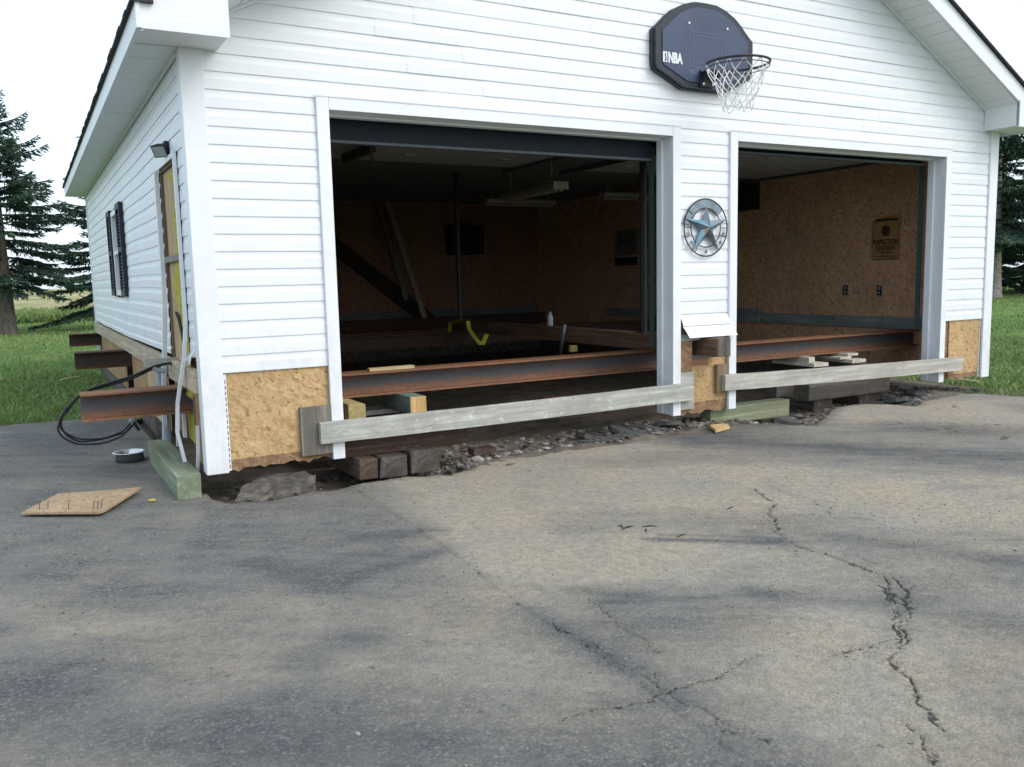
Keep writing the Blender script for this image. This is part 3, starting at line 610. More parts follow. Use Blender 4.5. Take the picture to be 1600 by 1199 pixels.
# ------------------------------------------------------------------ GARAGE
C = .1016
Zk = lambda k_: (22 - k_) * C
W, D = 7.63, 8.70
SL, S0 = .53, 2.535                      # soffit line on the gable: z = S0 + SL * distance from the side wall
ga = thing('garage', 'white vinyl-sided two-bay garage jacked up on steel beams', 'garage', (0, 0, 0))
def siding_profile(zb, zt, dy=0.0):
    h = zt - zb
    return [(-.003 + dy, zb + .001), (-.0132 + dy, zb), (-.0137 + dy, zb + .005), (-.0130 + dy, zb + .58 * h), (-.0105 + dy, zb + .68 * h), (-.0085 + dy, zb + .80 * h), (-.0078 + dy, zb + h + .003)]
def front_panel(k_, x0, x1, clip=False, dy=0.0, dz=(0, 0)):
    pr = siding_profile(Zk(k_ + 1), Zk(k_), dy)
    mb = MB(); vs = []
    for e, xx in ((0, x0), (1, x1)):
        for y, z in pr:
            x = xx
            if clip: x = max(x, (z - S0) / SL + .004) if e == 0 else min(x, W - (z - S0) / SL - .004)
            vs.append((x, y, z + dz[e]))
    n = len(pr); fs = [(i, i + 1, n + i + 1, n + i) for i in range(n - 1)]
    mb.add(vs, fs); return build(mb, 'siding_panel', 'vinyl', ga)
PL, PR_ = .105, W - .105
D1 = (.82, 3.50); D2 = (4.165, 6.83); HT = 2.168; TW = .078
for k_ in range(-19, 0):                                   # gable and band above the doors
    lo = max(PL if Zk(k_) < 2.46 else 0, (Zk(k_ + 1) - S0) / SL); hi = W - lo
    if hi - lo < .15: continue
    r_ = random.Random(k_ * 7 + 3)
    cuts = sorted([lo, hi] + [c for c in ([3.32 + .05 * (k_ % 2)] if k_ in (-1, -2, -3) else []) + [r_.uniform(1.0, 3.0), r_.uniform(4.5, 6.6)] if lo + .4 < c < hi - .4])
    for i in range(len(cuts) - 1):
        clip = Zk(k_) > S0 + SL * PL
        front_panel(k_, cuts[i] - (.012 if i else 0), cuts[i + 1], clip, dy=-.0022 * (i % 2))
for k_ in range(0, 16):
    front_panel(k_, PL, D1[0] - TW); front_panel(k_, D2[1] + TW, PR_)
    if k_ < 14: front_panel(k_, D1[1] + TW, D2[0] - TW)
# the two lowest courses between the doors hang loose, kicked outwards
def loose(z0, z1, x0, x1, yt, yb, sh):
    mb = MB(); vs = []
    for e, x in ((0, x0), (1, x1)):
        for t, oy in ((0, .012), (0, 0), (.06, -.001), (.6, 0), (.8, .006), (1, .009)):
            vs.append((x + sh * (1 - t), yb + (yt - yb) * t + oy, z0 + (z1 - z0) * t))
    n = 6; mb.add(vs, [(i, i + 1, n + i + 1, n + i) for i in range(n - 1)]); build(mb, 'siding_panel', 'vinyl', ga)
loose(Zk(15) + .01, Zk(14) + .004, D1[1] + TW + .005, D2[0] - TW, -.010, -.045, .012)
loose(Zk(16) + .018, Zk(15) + .014, D1[1] + TW + .015, D2[0] - TW + .012, -.040, -.085, .03)

# corner posts
def post(x0, x1, y0, y1, sx):
    mb = MB(); z0, z1 = .012, 2.447
    mb.box(x0, x1, -.030, -.006, z0, z1, .004)
    xs_ = (x0, x0 + .022) if sx < 0 else (x1 - .022, x1)
    mb.box(xs_[0], xs_[1], -.0058, y1, z0, z1, .004)
    build(mb, 'corner_post', 'trim_white', ga)
post(-.024, .103, 0, .085, -1); post(W - .103, W + .024, 0, .085, 1)
for x0, x1, z1 in ((.106, .122, .60), (W - .125, W - .108, .61)):    # exposed nailing flanges with slots
    mb = MB(); mb.box(x0, x1, -.0045, -.002, .02, z1); nf = build(mb, 'nailing_flange', 'trim_white', ga)
    mb = MB(); z = .035
    while z < z1 - .03: mb.box(x0 + .006, x0 + .0105, -.0052, -.0046, z, z + .021); z += .034
    sl_ = build(mb, 'nail_slots', 'tar', nf); sl_['kind'] = 'stuff'
# back corner post and plain back / right walls
mb = MB(); mb.box(-.024, -.002, D - .09, D, .012, 2.44); mb.box(-.0015, .09, D + .002, D + .022, .012, 2.44); build(mb, 'corner_post', 'trim_white', ga)

# door trims and jambs
def trim_set(d, far):
    x0, x1 = d
    for s_, xa in ((-1, x0 - TW), (1, x1)):
        b = MB(); zb = .014
        b.box(xa, xa + TW, -.034, -.004, zb, 2.244 if s_ > 0 else 2.244, .004); build(b, 'door_trim', 'trim_white', ga)
    b = MB(); b.box(x0 + .001, x1 - .001, -.033, -.004, HT, 2.244, .003); build(b, 'door_trim', 'trim_white', ga)
    b = MB(); b.box(x0 - TW - .014, x1 + TW + .014, -.040, -.0345, 2.2445, 2.252); build(b, 'drip_cap', 'trim_white', ga)
    for s_, xa in ((-1, x0), (1, x1)):                        # side jambs, with a vinyl stop
        b = MB(); xa0, xa1 = (xa - .03, xa - .0005) if s_ < 0 else (xa + .0005, xa + .03)
        b.box(xa0, xa1, -.003, .165, .02, HT); build(b, 'jamb', 'trim_white', ga)
        b = MB(); xb0, xb1 = (xa, xa + .016) if s_ < 0 else (xa - .016, xa)
        b.box(xb0, xb1, .085, .150, .022, HT - .002, .005); build(b, 'door_stop', 'trim_white', ga)
    b = MB(); b.box(x0, x1, -.003, .165, HT + .0005, HT + .03); build(b, 'jamb', 'trim_white', ga)
    b = MB(); b.box(x0 + .017, x1 - .017, .085, .150, HT - .016, HT, .005); build(b, 'door_stop', 'trim_white', ga)
trim_set(D1, 0); trim_set(D2, 1)

# exposed OSB sheathing low on the front, ragged and rotten along the bottom
def osb_panel(x0, x1, z0, z1, mat='osb_front', y0=.0, y1=.012, rag=.015, name='osb_panel'):
    n = max(4, int((x1 - x0) / .03)); top = []; bot = []
    for i in range(n + 1):
        x = x0 + (x1 - x0) * i / n; bot.append((x, y0, z0 + random.uniform(-rag, rag))); top.append((x, y0, z1))
    mb = MB(); mb.prism(bot + top[::-1], (0, y1 - y0, 0)); return build(mb, name, mat, ga)
osb_panel(.103, .745, .085, .625, rag=.0); osb_panel(.103, .745, .022, .0845, 'osb_stained', y0=-.001)
osb_panel(PR_ - .505, PR_ + .01, .075, .625, rag=0); osb_panel(PR_ - .505, PR_ + .01, .03, .0745, 'osb_stained', y0=-.001)
osb_panel(3.58, 3.722, .34, .60, 'osb_stained', rag=.003); osb_panel(3.724, 4.09, .265, .39, rag=.002, y0=.001); osb_panel(3.724, 4.09, .10, .2645, rag=.004); osb_panel(3.89, 4.09, .391, .45, rag=.003, y0=.002)
osb_panel(3.58, 4.09, .015, .0995, 'osb_stained', y0=.0015)
b = MB(); b.box(3.585, 4.075, -.003, .035, .60, .652); build(b, 'sill_board', 'grey_board_x', ga)
# sheathing behind the siding (closes the wall)
for x0, x1, z0, z1 in ((.0, .79, .63, 2.44), (3.53, 4.135, .66, 2.44), (6.86, W, .63, 2.44), (.0, W, 2.2, 2.44)):
    b = MB(); b.box(x0 + .002, x1 - .002, .0135, .10, z0, z1 + (.0 if z1 < 2.44 else .02)); build(b, 'sheathing', 'osb_stained', ga)
b = MB(); b.prism([(.0, .0135, 2.461), (W, .0135, 2.461), (W / 2, .0135, S0 + SL * W / 2 - .01)], (0, .08, 0)); build(b, 'sheathing', 'osb_stained', ga)
for x0, x1 in ((.13, .79), (3.53, 3.72), (4.05, 4.13), (6.86, 7.5)):   # studs closing the back of the low sheathing
    b = MB(); b.box(x0, x1, .0145, .10, .05, .60 if x0 != 3.53 else .45); build(b, 'sheathing', 'osb_stained', ga)

# side (left) wall siding
def side_panel(k_, y0, y1, bow=0.0, sag=None, zb=None):
    z0, z1 = Zk(k_ + 1), Zk(k_)
    pr = siding_profile(z0 if zb is None else zb, z1)
    n = max(1, int((y1 - y0) / .25)); mb = MB(); vs = []
    for i in range(n + 1):
        y = y0 + (y1 - y0) * i / n; t = (y - 1.3) / 7.3
        o = bow * math.sin(math.pi * min(1, max(0, t))) ** 1.0
        wv = (.0028 * math.sin(y * 1.9 + .25 * k_) + .0014 * math.sin(y * 4.3 + .5 * k_)) * min(1, y / 1.5)
        for dx, z in pr: vs.append((dx - o, y, z + wv))
    m = len(pr)
    for i in range(n):
        for j in range(m - 1): mb.add([], []); mb.f.append((i * m + j, i * m + j + 1, (i + 1) * m + j + 1, (i + 1) * m + j))
    mb.v = vs; build(mb, 'siding_panel', 'vinyl', ga)
DO = (.37, 1.14)                      # side door opening (boarded up), along y
WN = (4.12, 4.78)                     # side window
for k_ in range(-2, 16):
    z0, z1 = Zk(k_ + 1), Zk(k_)
    bow = .035 * max(0, (k_ - 9) / 6) ** 1.5
    if z1 > 1.95 and z0 > 1.90:
        side_panel(k_, .075, 4.3); side_panel(k_, 4.29, D - .08); continue
    if k_ < 15: side_panel(k_, .075, DO[0] - .02 if k_ < 13 else DO[0] - .02)
    zb = .652 if k_ == 15 else None
    if z1 > 1.06 and z0 < 1.92:
        side_panel(k_, DO[1] + .03, WN[0], bow); side_panel(k_, WN[1], D - .08, bow)
    else:
        side_panel(k_, DO[1] + .03, 4.9, bow, zb=zb); side_panel(k_, 4.89, D - .08, bow, zb=zb)
for y0, y1, z0, z1 in ((.09, DO[0], .66, 2.44), (DO[1], WN[0] + .03, .66, 2.44), (WN[0] + .03, WN[1] - .03, .66, 1.07), (WN[0] + .03, WN[1] - .03, 1.86, 2.44), (WN[1] - .03, D, .66, 2.44), (DO[0], DO[1], 1.90, 2.44)):
    b = MB(); b.box(.004, .10, y0 + .001, y1 - .001, z0, z1); build(b, 'sheathing', 'osb_side', ga)
# torn lowest siding between side door and corner
b = MB(); b.prism([(-.012, .08, Zk(15)), (-.012, DO[0] - .02, Zk(15)), (-.020, DO[0] + .01, .715), (-.028, .46, .665), (-.03, .31, .64), (-.026, .24, .70), (-.02, .19, .71), (-.016, .13, .76)], (.003, 0, 0)); build(b, 'siding_panel', 'vinyl', ga)
# side door opening: frame, boards, insulation
z0d, z1d = .49, 1.885
for y0, y1, za, zb, x0, x1 in ((DO[0], DO[0] + .035, z0d, z1d, -.012, .10), (DO[1] - .035, DO[1], z0d, z1d, -.012, .10), (DO[0], DO[1], z1d, z1d + .05, -.013, .10)):
    b = MB(); b.box(x0, x1, y0, y1, za, zb, .003); build(b, 'door_frame', 'frame_z', ga)
b = MB(); b.box(.006, .03, DO[0] + .036, DO[1] - .036, .40, z1d - .001); build(b, 'backing_board', 'stud_z', ga)
b = MB(); b.box(-.02, .02, DO[0] + .005, DO[1] - .005, 1.285, 1.325, .002); build(b, 'brace_board', 'grey_board_y', ga)
b = MB(); nz, ny_ = 60, 10; vs = []
for i in range(nz + 1):
    for j in range(ny_ + 1):
        z = .42 + (z1d - .46) * i / nz; yy = DO[0] + .04 + (.36 + .12 * math.sin(z * 7) + .07 * math.sin(z * 17 + 1)) * j / ny_
        edge = 0 if j in (ny_,) else 1
        vs.append((.006 - edge * (.006 + .010 * random.random() + .004 * math.sin(z * 23 + j)), yy, z))
b.add(vs, [(i * (ny_ + 1) + j, i * (ny_ + 1) + j + 1, (i + 1) * (ny_ + 1) + j + 1, (i + 1) * (ny_ + 1) + j) for i in range(nz) for j in range(ny_)])
build(b, 'insulation', 'insulation', ga, smooth=True)
b = MB(); b.tube([(-.008, DO[0] + .48, .95), (-.014, DO[0] + .30, .90), (-.018, DO[0] + .20, .82), (-.014, DO[0] + .20, .74)], [.010, .015, .014, .010], 6); build(b, 'door_latch', 'tar', ga)
# J-channels round the opening, the lower ends bent loose and hanging to the ground
def strip(pts, w, name, mat='trim_white', th=.006, dp=.014):
    mb = MB(); vs = []
    for x, y, z in pts: vs += [(x - dp, y - w / 2, z), (x - dp, y + w / 2, z), (x + th, y + w / 2, z), (x + th, y - w / 2, z)]
    fs = []
    for i in range(len(pts) - 1):
        for j in range(4): fs.append((i * 4 + j, i * 4 + (j + 1) % 4, (i + 1) * 4 + (j + 1) % 4, (i + 1) * 4 + j))
    fs += [(0, 1, 2, 3), tuple(len(pts) * 4 - 4 + j for j in range(4))[::-1]]
    mb.add(vs, fs); return build(mb, name, mat, ga)
strip([(-.024, DO[0] - .012, 1.935), (-.024, DO[0] - .012, 1.2), (-.026, DO[0] - .02, .9), (-.045, DO[0] + .01, .68), (-.095, .42, .40), (-.112, .40, .22), (-.085, .36, .035)], .03, 'j_channel')
strip([(-.024, DO[1] + .015, 1.90), (-.024, DO[1] + .02, 1.2), (-.034, DO[1] - .0, .95), (-.046, DO[1] + .03, .72), (-.062, 1.20, .50), (-.07, 1.28, .20), (-.07, 1.33, -.04)], .045, 'j_channel', dp=.022)
strip([(-.055, 1.36, .30), (-.06, 1.46, .10), (-.06, 1.52, -.06)], .05, 'j_channel'); strip([(-.02, .95, .28), (-.03, 1.0, .10), (-.03, 1.02, .02)], .03, 'j_channel')
strip([(-.012, .78, .30), (-.014, .78, .12)], .05, 'j_channel'); strip([(-.012, .26, .27), (-.02, .25, .10), (-.03, .27, -.03)], .012, 'j_channel')
b = MB(); b.box(-.031, -.02, DO[0] - .02, DO[1] + .03, 1.905, 1.935); build(b, 'j_channel', 'trim_white', ga)
# hanging insulation scrap
b = MB(); b.box(.02, .06, .62, .84, .10, .33, .012, .01); build(b, 'insulation', 'insulation', ga)
# ledger board along the side walls (outside left, inside right and back)
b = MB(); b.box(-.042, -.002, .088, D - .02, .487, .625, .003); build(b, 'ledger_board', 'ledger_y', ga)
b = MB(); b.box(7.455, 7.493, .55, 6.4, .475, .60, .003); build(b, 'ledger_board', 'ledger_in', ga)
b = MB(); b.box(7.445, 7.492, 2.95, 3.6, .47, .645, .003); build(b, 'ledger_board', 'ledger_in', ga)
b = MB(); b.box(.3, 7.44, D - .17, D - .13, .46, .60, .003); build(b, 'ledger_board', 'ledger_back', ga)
# lower side-wall sheets between the beams
for y0, y1, z0, mat in ((.088, .40, .03, 'osb_side'), (1.05, 1.22, .12, 'osb_side'), (1.62, 2.85, .04, 'stud_z'), (2.86, 4.05, .04, 'osb_side'), (4.75, 8.05, .04, 'osb_side')):
    b = MB(); b.box(.0, .012, y0, y1, z0, .486); build(b, 'osb_panel', mat, ga)
for y0 in (.42, .46, 1.24, 4.08, 8.1):
    b = MB(); b.box(.004, .09, y0, y0 + .038, .02, .486); build(b, 'stud', 'frame_z', ga)
# right and back walls, ceiling
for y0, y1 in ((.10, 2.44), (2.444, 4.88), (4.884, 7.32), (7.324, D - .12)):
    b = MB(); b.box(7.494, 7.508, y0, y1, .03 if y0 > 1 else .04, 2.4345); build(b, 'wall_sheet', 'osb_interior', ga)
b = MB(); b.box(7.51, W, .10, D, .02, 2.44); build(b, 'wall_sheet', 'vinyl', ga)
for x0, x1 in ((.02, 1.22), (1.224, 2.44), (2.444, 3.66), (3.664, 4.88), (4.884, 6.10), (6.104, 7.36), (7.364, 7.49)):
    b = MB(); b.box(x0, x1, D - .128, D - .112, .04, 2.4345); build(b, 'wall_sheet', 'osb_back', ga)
b = MB(); b.box(.0, W - .001, D - .11, D, .02, 2.44); build(b, 'wall_sheet', 'vinyl', ga)
for i in range(7):
    b = MB(); b.box(.104, 7.49, .104 + 1.22 * i, min(.104 + 1.22 * (i + 1) - .005, D - .13), 2.435, 2.448); build(b, 'ceiling_panel', 'ceiling', ga)

# added concrete strips that block lit grass under the back and far side walls
for x0, x1, y0, y1 in ((-.0, W, D - .12, D + .02), (7.50, W - .01, 2.1, D - .121), (.01, .12, 2.6, D - .121)):
    b = MB(); b.box(x0, x1, y0, y1, -.30, .018); build(b, 'gap_blocker', 'concrete', ga)

# window in the side wall
wf = MB(); zw0, zw1 = 1.04, 1.90
for y0, y1, z0, z1 in ((WN[0], WN[0] + .05, zw0, zw1), (WN[1] - .05, WN[1], zw0, zw1), (WN[0] + .05, WN[1] - .05, zw0, zw0 + .05), (WN[0] + .05, WN[1] - .05, zw1 - .05, zw1)):
    wf.box(-.035, .05, y0, y1, z0, z1, .003)
win = build(wf, 'window', 'trim_white', ga)
b = MB(); b.box(-.028, .03, WN[0] + .05, WN[1] - .05, 1.46, 1.50, .003); build(b, 'sash', 'trim_white', win)
for z0, z1, x in ((zw0 + .05, 1.46, .0), (1.50, zw1 - .05, .012)):
    b = MB(); b.box(x, x + .006, WN[0] + .05, WN[1] - .05, z0, z1); build(b, 'pane', 'glass_dark', win)
def shutter(y0, y1):
    s_ = MB(); z0, z1 = 1.035, 1.925
    for a, b_, c, d in ((y0, y0 + .045, z0, z1), (y1 - .045, y1, z0, z1), (y0 + .045, y1 - .045, z0, z0 + .06), (y0 + .045, y1 - .045, z1 - .06, z1), (y0 + .045, y1 - .045, 1.46, 1.51)):
        s_.box(-.052, -.018, a, b_, c, d, .003)
    s_.box(-.024, -.019, y0 + .045, y1 - .045, z0 + .06, z1 - .06)
    so = build(s_, 'shutter', 'shutter_black', ga)
    z = z0 + .065
    while z < z1 - .085:
        if not (1.44 < z < 1.51):
            b = MB(); b.prism([(-.046, y0 + .046, z), (-.046, y1 - .046, z), (-.028, y1 - .046, z + .022), (-.028, y0 + .046, z + .022)], (.004, 0, -.004)); build(b, 'slat', 'shutter_black', so)
        z += .031
shutter(3.70, 4.08); shutter(4.80, 5.16)

# eaves, rakes and roof
EO, GO = .25, .33                                  # eave and gable overhang
FH = .155
for side in (0, 1):
    mx = (lambda x: x) if side == 0 else (lambda x: W - x)
    # rake soffit boards
    n = 31; a0, a1 = .20, W / 2
    for i in range(n):
        x0 = a0 + (a1 - a0) * i / n; x1 = a0 + (a1 - a0) * (i + 1) / n - .006
        b = MB(); za, zb = S0 + SL * x0, S0 + SL * x1
        b.prism([(mx(x0), -.004, za), (mx(x1), -.004, zb), (mx(x1), -.004, zb + .012), (mx(x0), -.004, za + .012)], (0, -GO + .004, 0)); build(b, 'soffit_board', 'soffit', ga)
    b = MB(); b.prism([(mx(a0), -.018, S0 + SL * a0 - .02), (mx(a1), -.018, S0 + SL * a1 - .02), (mx(a1), -.018, S0 + SL * a1 - .001), (mx(a0), -.018, S0 + SL * a0 - .001)], (0, -.018, 0)); build(b, 'soffit_trim', 'trim_white', ga)
    # rake fascia
    xe = -EO
    b = MB(); b.prism([(mx(xe), -GO - .001, S0 + SL * xe + .02), (mx(W / 2), -GO - .001, S0 + SL * W / 2 - .02), (mx(W / 2), -GO - .001, S0 + SL * W / 2 + FH), (mx(xe), -GO - .001, S0 + SL * xe + FH + .02)], (0, -.022, 0)); build(b, 'rake_fascia', 'trim_white', ga)
    # cornice return box
    xi = .185 if side == 0 else .215
    b = MB(); zb = 2.447
    b.prism([(mx(-EO + .001), -GO + .002, zb), (mx(xi), -GO + .002, zb), (mx(xi), -GO + .002, S0 + SL * xi - .001), (mx(-EO + .001), -GO + .002, S0 + FH - .10)], (0, GO - .02, 0)); build(b, 'cornice_return', 'soffit', ga)
    b = MB(); b.prism([(mx(-EO), -GO - .0235, zb - .012), (mx(xi + .004), -GO - .0235, zb - .012), (mx(xi + .004), -GO - .0235, S0 + SL * xi + .03), (mx(-EO), -GO - .0235, S0 - SL * EO + .05)], (0, -.010, 0)); build(b, 'cornice_face', 'trim_white', ga)
    # eave fascia and soffit panels
    xa, xb = mx(-EO - .022), mx(-EO - .001)
    b = MB(); b.box(min(xa, xb), max(xa, xb), -GO - .034, D + .2, 2.437, 2.572); build(b, 'eave_fascia', 'trim_white', ga)
    if side == 0:
        y = .0
        while y < D + .15:
            b = MB(); b.box(-EO, -.003, y, y + .298, 2.446 + random.uniform(-.001, .001), 2.456); build(b, 'soffit_panel', 'soffit', ga); y += .30
        b = MB(); b.box(-.03, -.016, .09, D, 2.425, 2.446); build(b, 'soffit_trim', 'trim_white', ga)
    # roof slab with shingle edge
    x0 = -EO - .035; zr = lambda x: S0 + SL * x + FH + .026
    b = MB(); b.prism([(mx(x0), -GO - .055, zr(x0)), (mx(W / 2), -GO - .055, zr(W / 2)), (mx(W / 2), -GO - .055, zr(W / 2) + .016), (mx(x0), -GO - .055, zr(x0) + .016)], (0, D + GO + .30, 0)); rf = build(b, 'roof', 'shingle', ga)
    b = MB(); yy = -GO - .05                                # ragged shingle tabs over the eave
    while yy < D + .2:
        w_ = random.uniform(.10, .3); dx = random.uniform(0, .008); xs0 = mx(x0 - .008 - dx)
        b.box(min(xs0, mx(x0 + .1)), max(xs0, mx(x0 + .1)), yy, yy + w_, zr(x0) - .004, zr(x0) + .012); yy += w_ + .004
    build(b, 'shingle_edge', 'shingle', rf)
    b = MB(); b.prism([(mx(x0 + .02), -GO - .026, zr(x0) - .02), (mx(W / 2), -GO - .026, zr(W / 2) - .004), (mx(W / 2), -GO - .026, zr(W / 2) - .001), (mx(x0 + .02), -GO - .026, zr(x0) - .004)], (0, GO, 0)); build(b, 'roof_deck', 'trim_white', ga)

# overhead doors, rolled up
def overhead(d, low):
    x0, x1 = d[0] + .03, d[1] - .03
    r0 = MB(); zb = low
    prof = [(.19, zb), (.19, zb + .16), (.23, zb + .30)] if low < 2.1 else [(.20, zb), (.24, zb + .10), (.34, zb + .17)]
    top = 2.225
    r0.prism([(x0, y, min(z, 2.42)) for y, z in prof] + [(x0, y + .04, min(z, 2.42)) for y, z in prof[::-1]], (x1 - x0, 0, 0))
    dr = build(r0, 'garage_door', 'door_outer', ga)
    b = MB(); b.box(x0, x1, .185, .235, zb - .022, zb - .001, .006); build(b, 'weather_strip', 'rubber', dr)
    y = .40
    for i in range(4):
        b = MB(); b.box(x0, x1, y, y + .495, top, top + .04, .003); build(b, 'door_panel', 'door_paint', dr); y += .50
    for xx in (x0 + .35, (x0 + x1) / 2, x1 - .35):
        for y in (.88, 1.38, 1.88):
            b = MB(); b.box(xx - .05, xx + .05, y, y + .06, top - .012, top - .001); build(b, 'hinge', 'zinc', dr)
    for xx in (x0 - .035, x1 + .012):
        b = MB(); b.box(xx, xx + .024, .40, 2.6, top - .03, top + .02); b.box(xx, xx + .024, .20, .24, .55, 2.12); build(b, 'door_track', 'track_green', dr)
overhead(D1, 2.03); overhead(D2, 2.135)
b = MB(); b.box(1.55, 1.60, 1.25, 1.95, 2.13, 2.20); b.tube([(1.57, 1.3, 2.13), (1.60, 1.32, 2.03)], .012, 6); build(b, 'door_bracket', 'black_metal', ga)

# ------------------------------------------------------------------ basketball hoop
cx, cz = 3.775, 2.835
hoop = thing('basketball_hoop', 'navy backboard with black rim and white net on the gable', 'basketball hoop', (cx, -.02, 2.515))
half = [(0, .322), (.11, .318), (.20, .292), (.30, .245), (.37, .19), (.435, .13), (.489, .085), (.489, -.165), (.475, -.20), (.215, -.318), (0, -.322)]
outl = [(cx + a, cz + b_) for a, b_ in half] + [(cx - a, cz + b_) for a, b_ in half[::-1][1:-1]]
b = MB(); b.prism([(x, -.058, z) for x, z in outl], (0, .040, 0)); b.prism([(cx + (x - cx) * .985, -.0585, cz + (z - cz) * .98) for x, z in outl], (0, -.028, 0)); build(b, 'backboard', 'backboard_rim', hoop)
b = MB(); b.prism([(cx + (x - cx) * .87, -.087, cz + (z - cz) * .85 + .002) for x, z in outl], (0, -.006, 0)); build(b, 'face_panel', 'backboard_face', hoop)
yb = -.094
def frame(x0, x1, z0, z1, w, mat, name):
    m_ = MB()
    for a in ((x0, x1, z0, z0 + w), (x0, x1, z1 - w, z1), (x0, x0 + w, z0 + w, z1 - w), (x1 - w, x1, z0 + w, z1 - w)): m_.box(a[0], a[1], yb - .001, yb + .002, a[2], a[3])
    return build(m_, name, mat, hoop)
frame(cx - .172, cx + .188, 2.672, 2.932, .004, 'print_line', 'target_square'); frame(cx - .132, cx + .155, 2.704, 2.908, .004, 'print_line', 'target_square')
for x in (cx - .175, cx + .205):
    b = MB(); b.lathe((0, 0, 0), [(0, .0), (.009, .0), (.009, .006), (0, .006)], 10); b.v = [(x + v[0], yb - v[2], 2.985 + v[1]) for v in b.v]; build(b, 'bolt', 'print_white', hoop)
lettering('NBA', .100, (3.467, yb - .001, 2.686), (1, 0, 0), (0, 0, 1), 'print_white', 'lettering', hoop, font_w=.66, bold=.005)
b = MB(); b.box(3.352, 3.392, yb - .0012, yb + .002, 2.684, 2.758, .0); build(b, 'emblem', 'print_white', hoop)
b = MB(); b.prism([(3.366, yb - .0014, 2.690), (3.374, yb - .0014, 2.712), (3.368, yb - .0014, 2.728), (3.374, yb - .0014, 2.75), (3.383, yb - .0014, 2.746), (3.378, yb - .0014, 2.726), (3.386, yb - .0014, 2.71), (3.380, yb - .0014, 2.69)], (0, -.001, 0)); build(b, 'emblem_figure', 'backboard_face', hoop)
for x0, x1, z0, z1 in ((3.60, 3.655, 2.622, 2.628), (3.60, 3.665, 2.632, 2.638), (3.60, 3.65, 2.642, 2.648), (3.66, 3.70, 2.664, 2.670)):
    b = MB(); b.box(x0, x1, yb - .001, yb + .001, z0, z1); build(b, 'small_print', 'print_line', hoop)
br = MB(); br.box(cx - .07, cx + .07, yb - .016, yb - .001, 2.535, 2.655, .004); br.box(cx - .075, cx + .075, yb - .12, yb - .0165, 2.632, 2.640, .002)
br.prism([(cx - .06, yb - .017, 2.56), (cx - .06, yb - .017, 2.63), (cx - .06, yb - .11, 2.63)], (.006, 0, 0)); br.prism([(cx + .054, yb - .017, 2.56), (cx + .054, yb - .017, 2.63), (cx + .054, yb - .11, 2.63)], (.006, 0, 0))
bk = build(br, 'bracket', 'black_metal', hoop)
for x in (cx - .045, cx + .045):
    for z in (2.555, 2.60):
        b = MB(); b.lathe((0, 0, 0), [(0, 0), (.011, 0), (.009, .007), (0, .008)], 8); b.v = [(x + v[0], yb - .017 - v[2], z + v[1]) for v in b.v]; build(b, 'bolt', 'zinc', bk)
rc = Vector((cx, yb - .10 - .2286, 2.64)); RR = .2286
b = MB(); b.ring(rc, RR, .009, (1, 0, 0), (0, 1, 0), 48, 8); b.ring(rc + Vector((0, .0, -.03)), RR * .985, .004, (1, 0, 0), (0, 1, 0), 48, 5)
build(b, 'rim', 'black_metal', hoop, smooth=True)
b = MB(); N_ = 12
rad = [RR - .006, RR * .86, RR * .70, RR * .57, RR * .49, RR * .46]; zz = [0, -.075, -.15, -.22, -.275, -.325]
node = lambda i, lv: rc + Vector((math.cos(2 * math.pi * (i + .5 * (lv % 2)) / N_) * rad[lv] + .012 * math.sin(i * 2.3 + lv), math.sin(2 * math.pi * (i + .5 * (lv % 2)) / N_) * rad[lv] + .010 * math.sin(i * 1.7 + lv * 2), zz[lv] + .012 * math.sin(i * 3.1 + lv)))
for lv in range(5):
    for i in range(N_):
        a = node(i, lv)
        for j in ((i, i - 1) if lv % 2 == 0 else (i, i + 1)):
            c_ = node(j % N_, lv + 1); md = (a + c_) / 2 + Vector((0, 0, -.006))
            b.tube([a, md, c_], .0036, 4, False)
build(b, 'net', 'net_white', hoop)

# ------------------------------------------------------------------ star ornament
sx_, sz_ = 3.828, 1.485
star = thing('star_ornament', 'round galvanized metal star ornament on the siding between the doors', 'wall ornament', (sx_, -.02, 1.26))
b = MB(); b.ring((sx_, -.035, sz_), .222, .0055, (1, 0, 0), (0, 0, 1), 48, 6); build(b, 'outer_ring', 'black_metal', star)
b = MB(); b.ring((sx_, -.035, sz_), .152, .0045, (1, 0, 0), (0, 0, 1), 40, 6); build(b, 'inner_ring', 'black_metal', star)
def arc(a0, a1, r0, r1, mat, name):
    m_ = MB(); n = 18; vs = []
    for i in range(n + 1):
        a = R(a0 + (a1 - a0) * i / n); vs += [(sx_ + math.cos(a) * r0, -.036, sz_ + math.sin(a) * r0), (sx_ + math.cos(a) * r1, -.036, sz_ + math.sin(a) * r1)]
    vs += [(x, y + .002, z) for x, y, z in vs]; o = 2 * (n + 1)
    fs = [(2 * i, 2 * i + 1, 2 * i + 3, 2 * i + 2) for i in range(n)] + [(o + 2 * i, o + 2 * i + 2, o + 2 * i + 3, o + 2 * i + 1) for i in range(n)]
    m_.add(vs, fs); build(m_, name, mat, star)
arc(38, 142, .155, .22, 'galvanized', 'crest_plate'); arc(146, 172, .156, .219, 'galvanized', 'crest_plate')
tips = [(90, .165, 'galvanized'), (18, .232, 'patina'), (-54, .225, 'galvanized'), (-126, .225, 'patina'), (162, .225, 'patina')]
ctr = Vector((sx_, -.085, sz_))
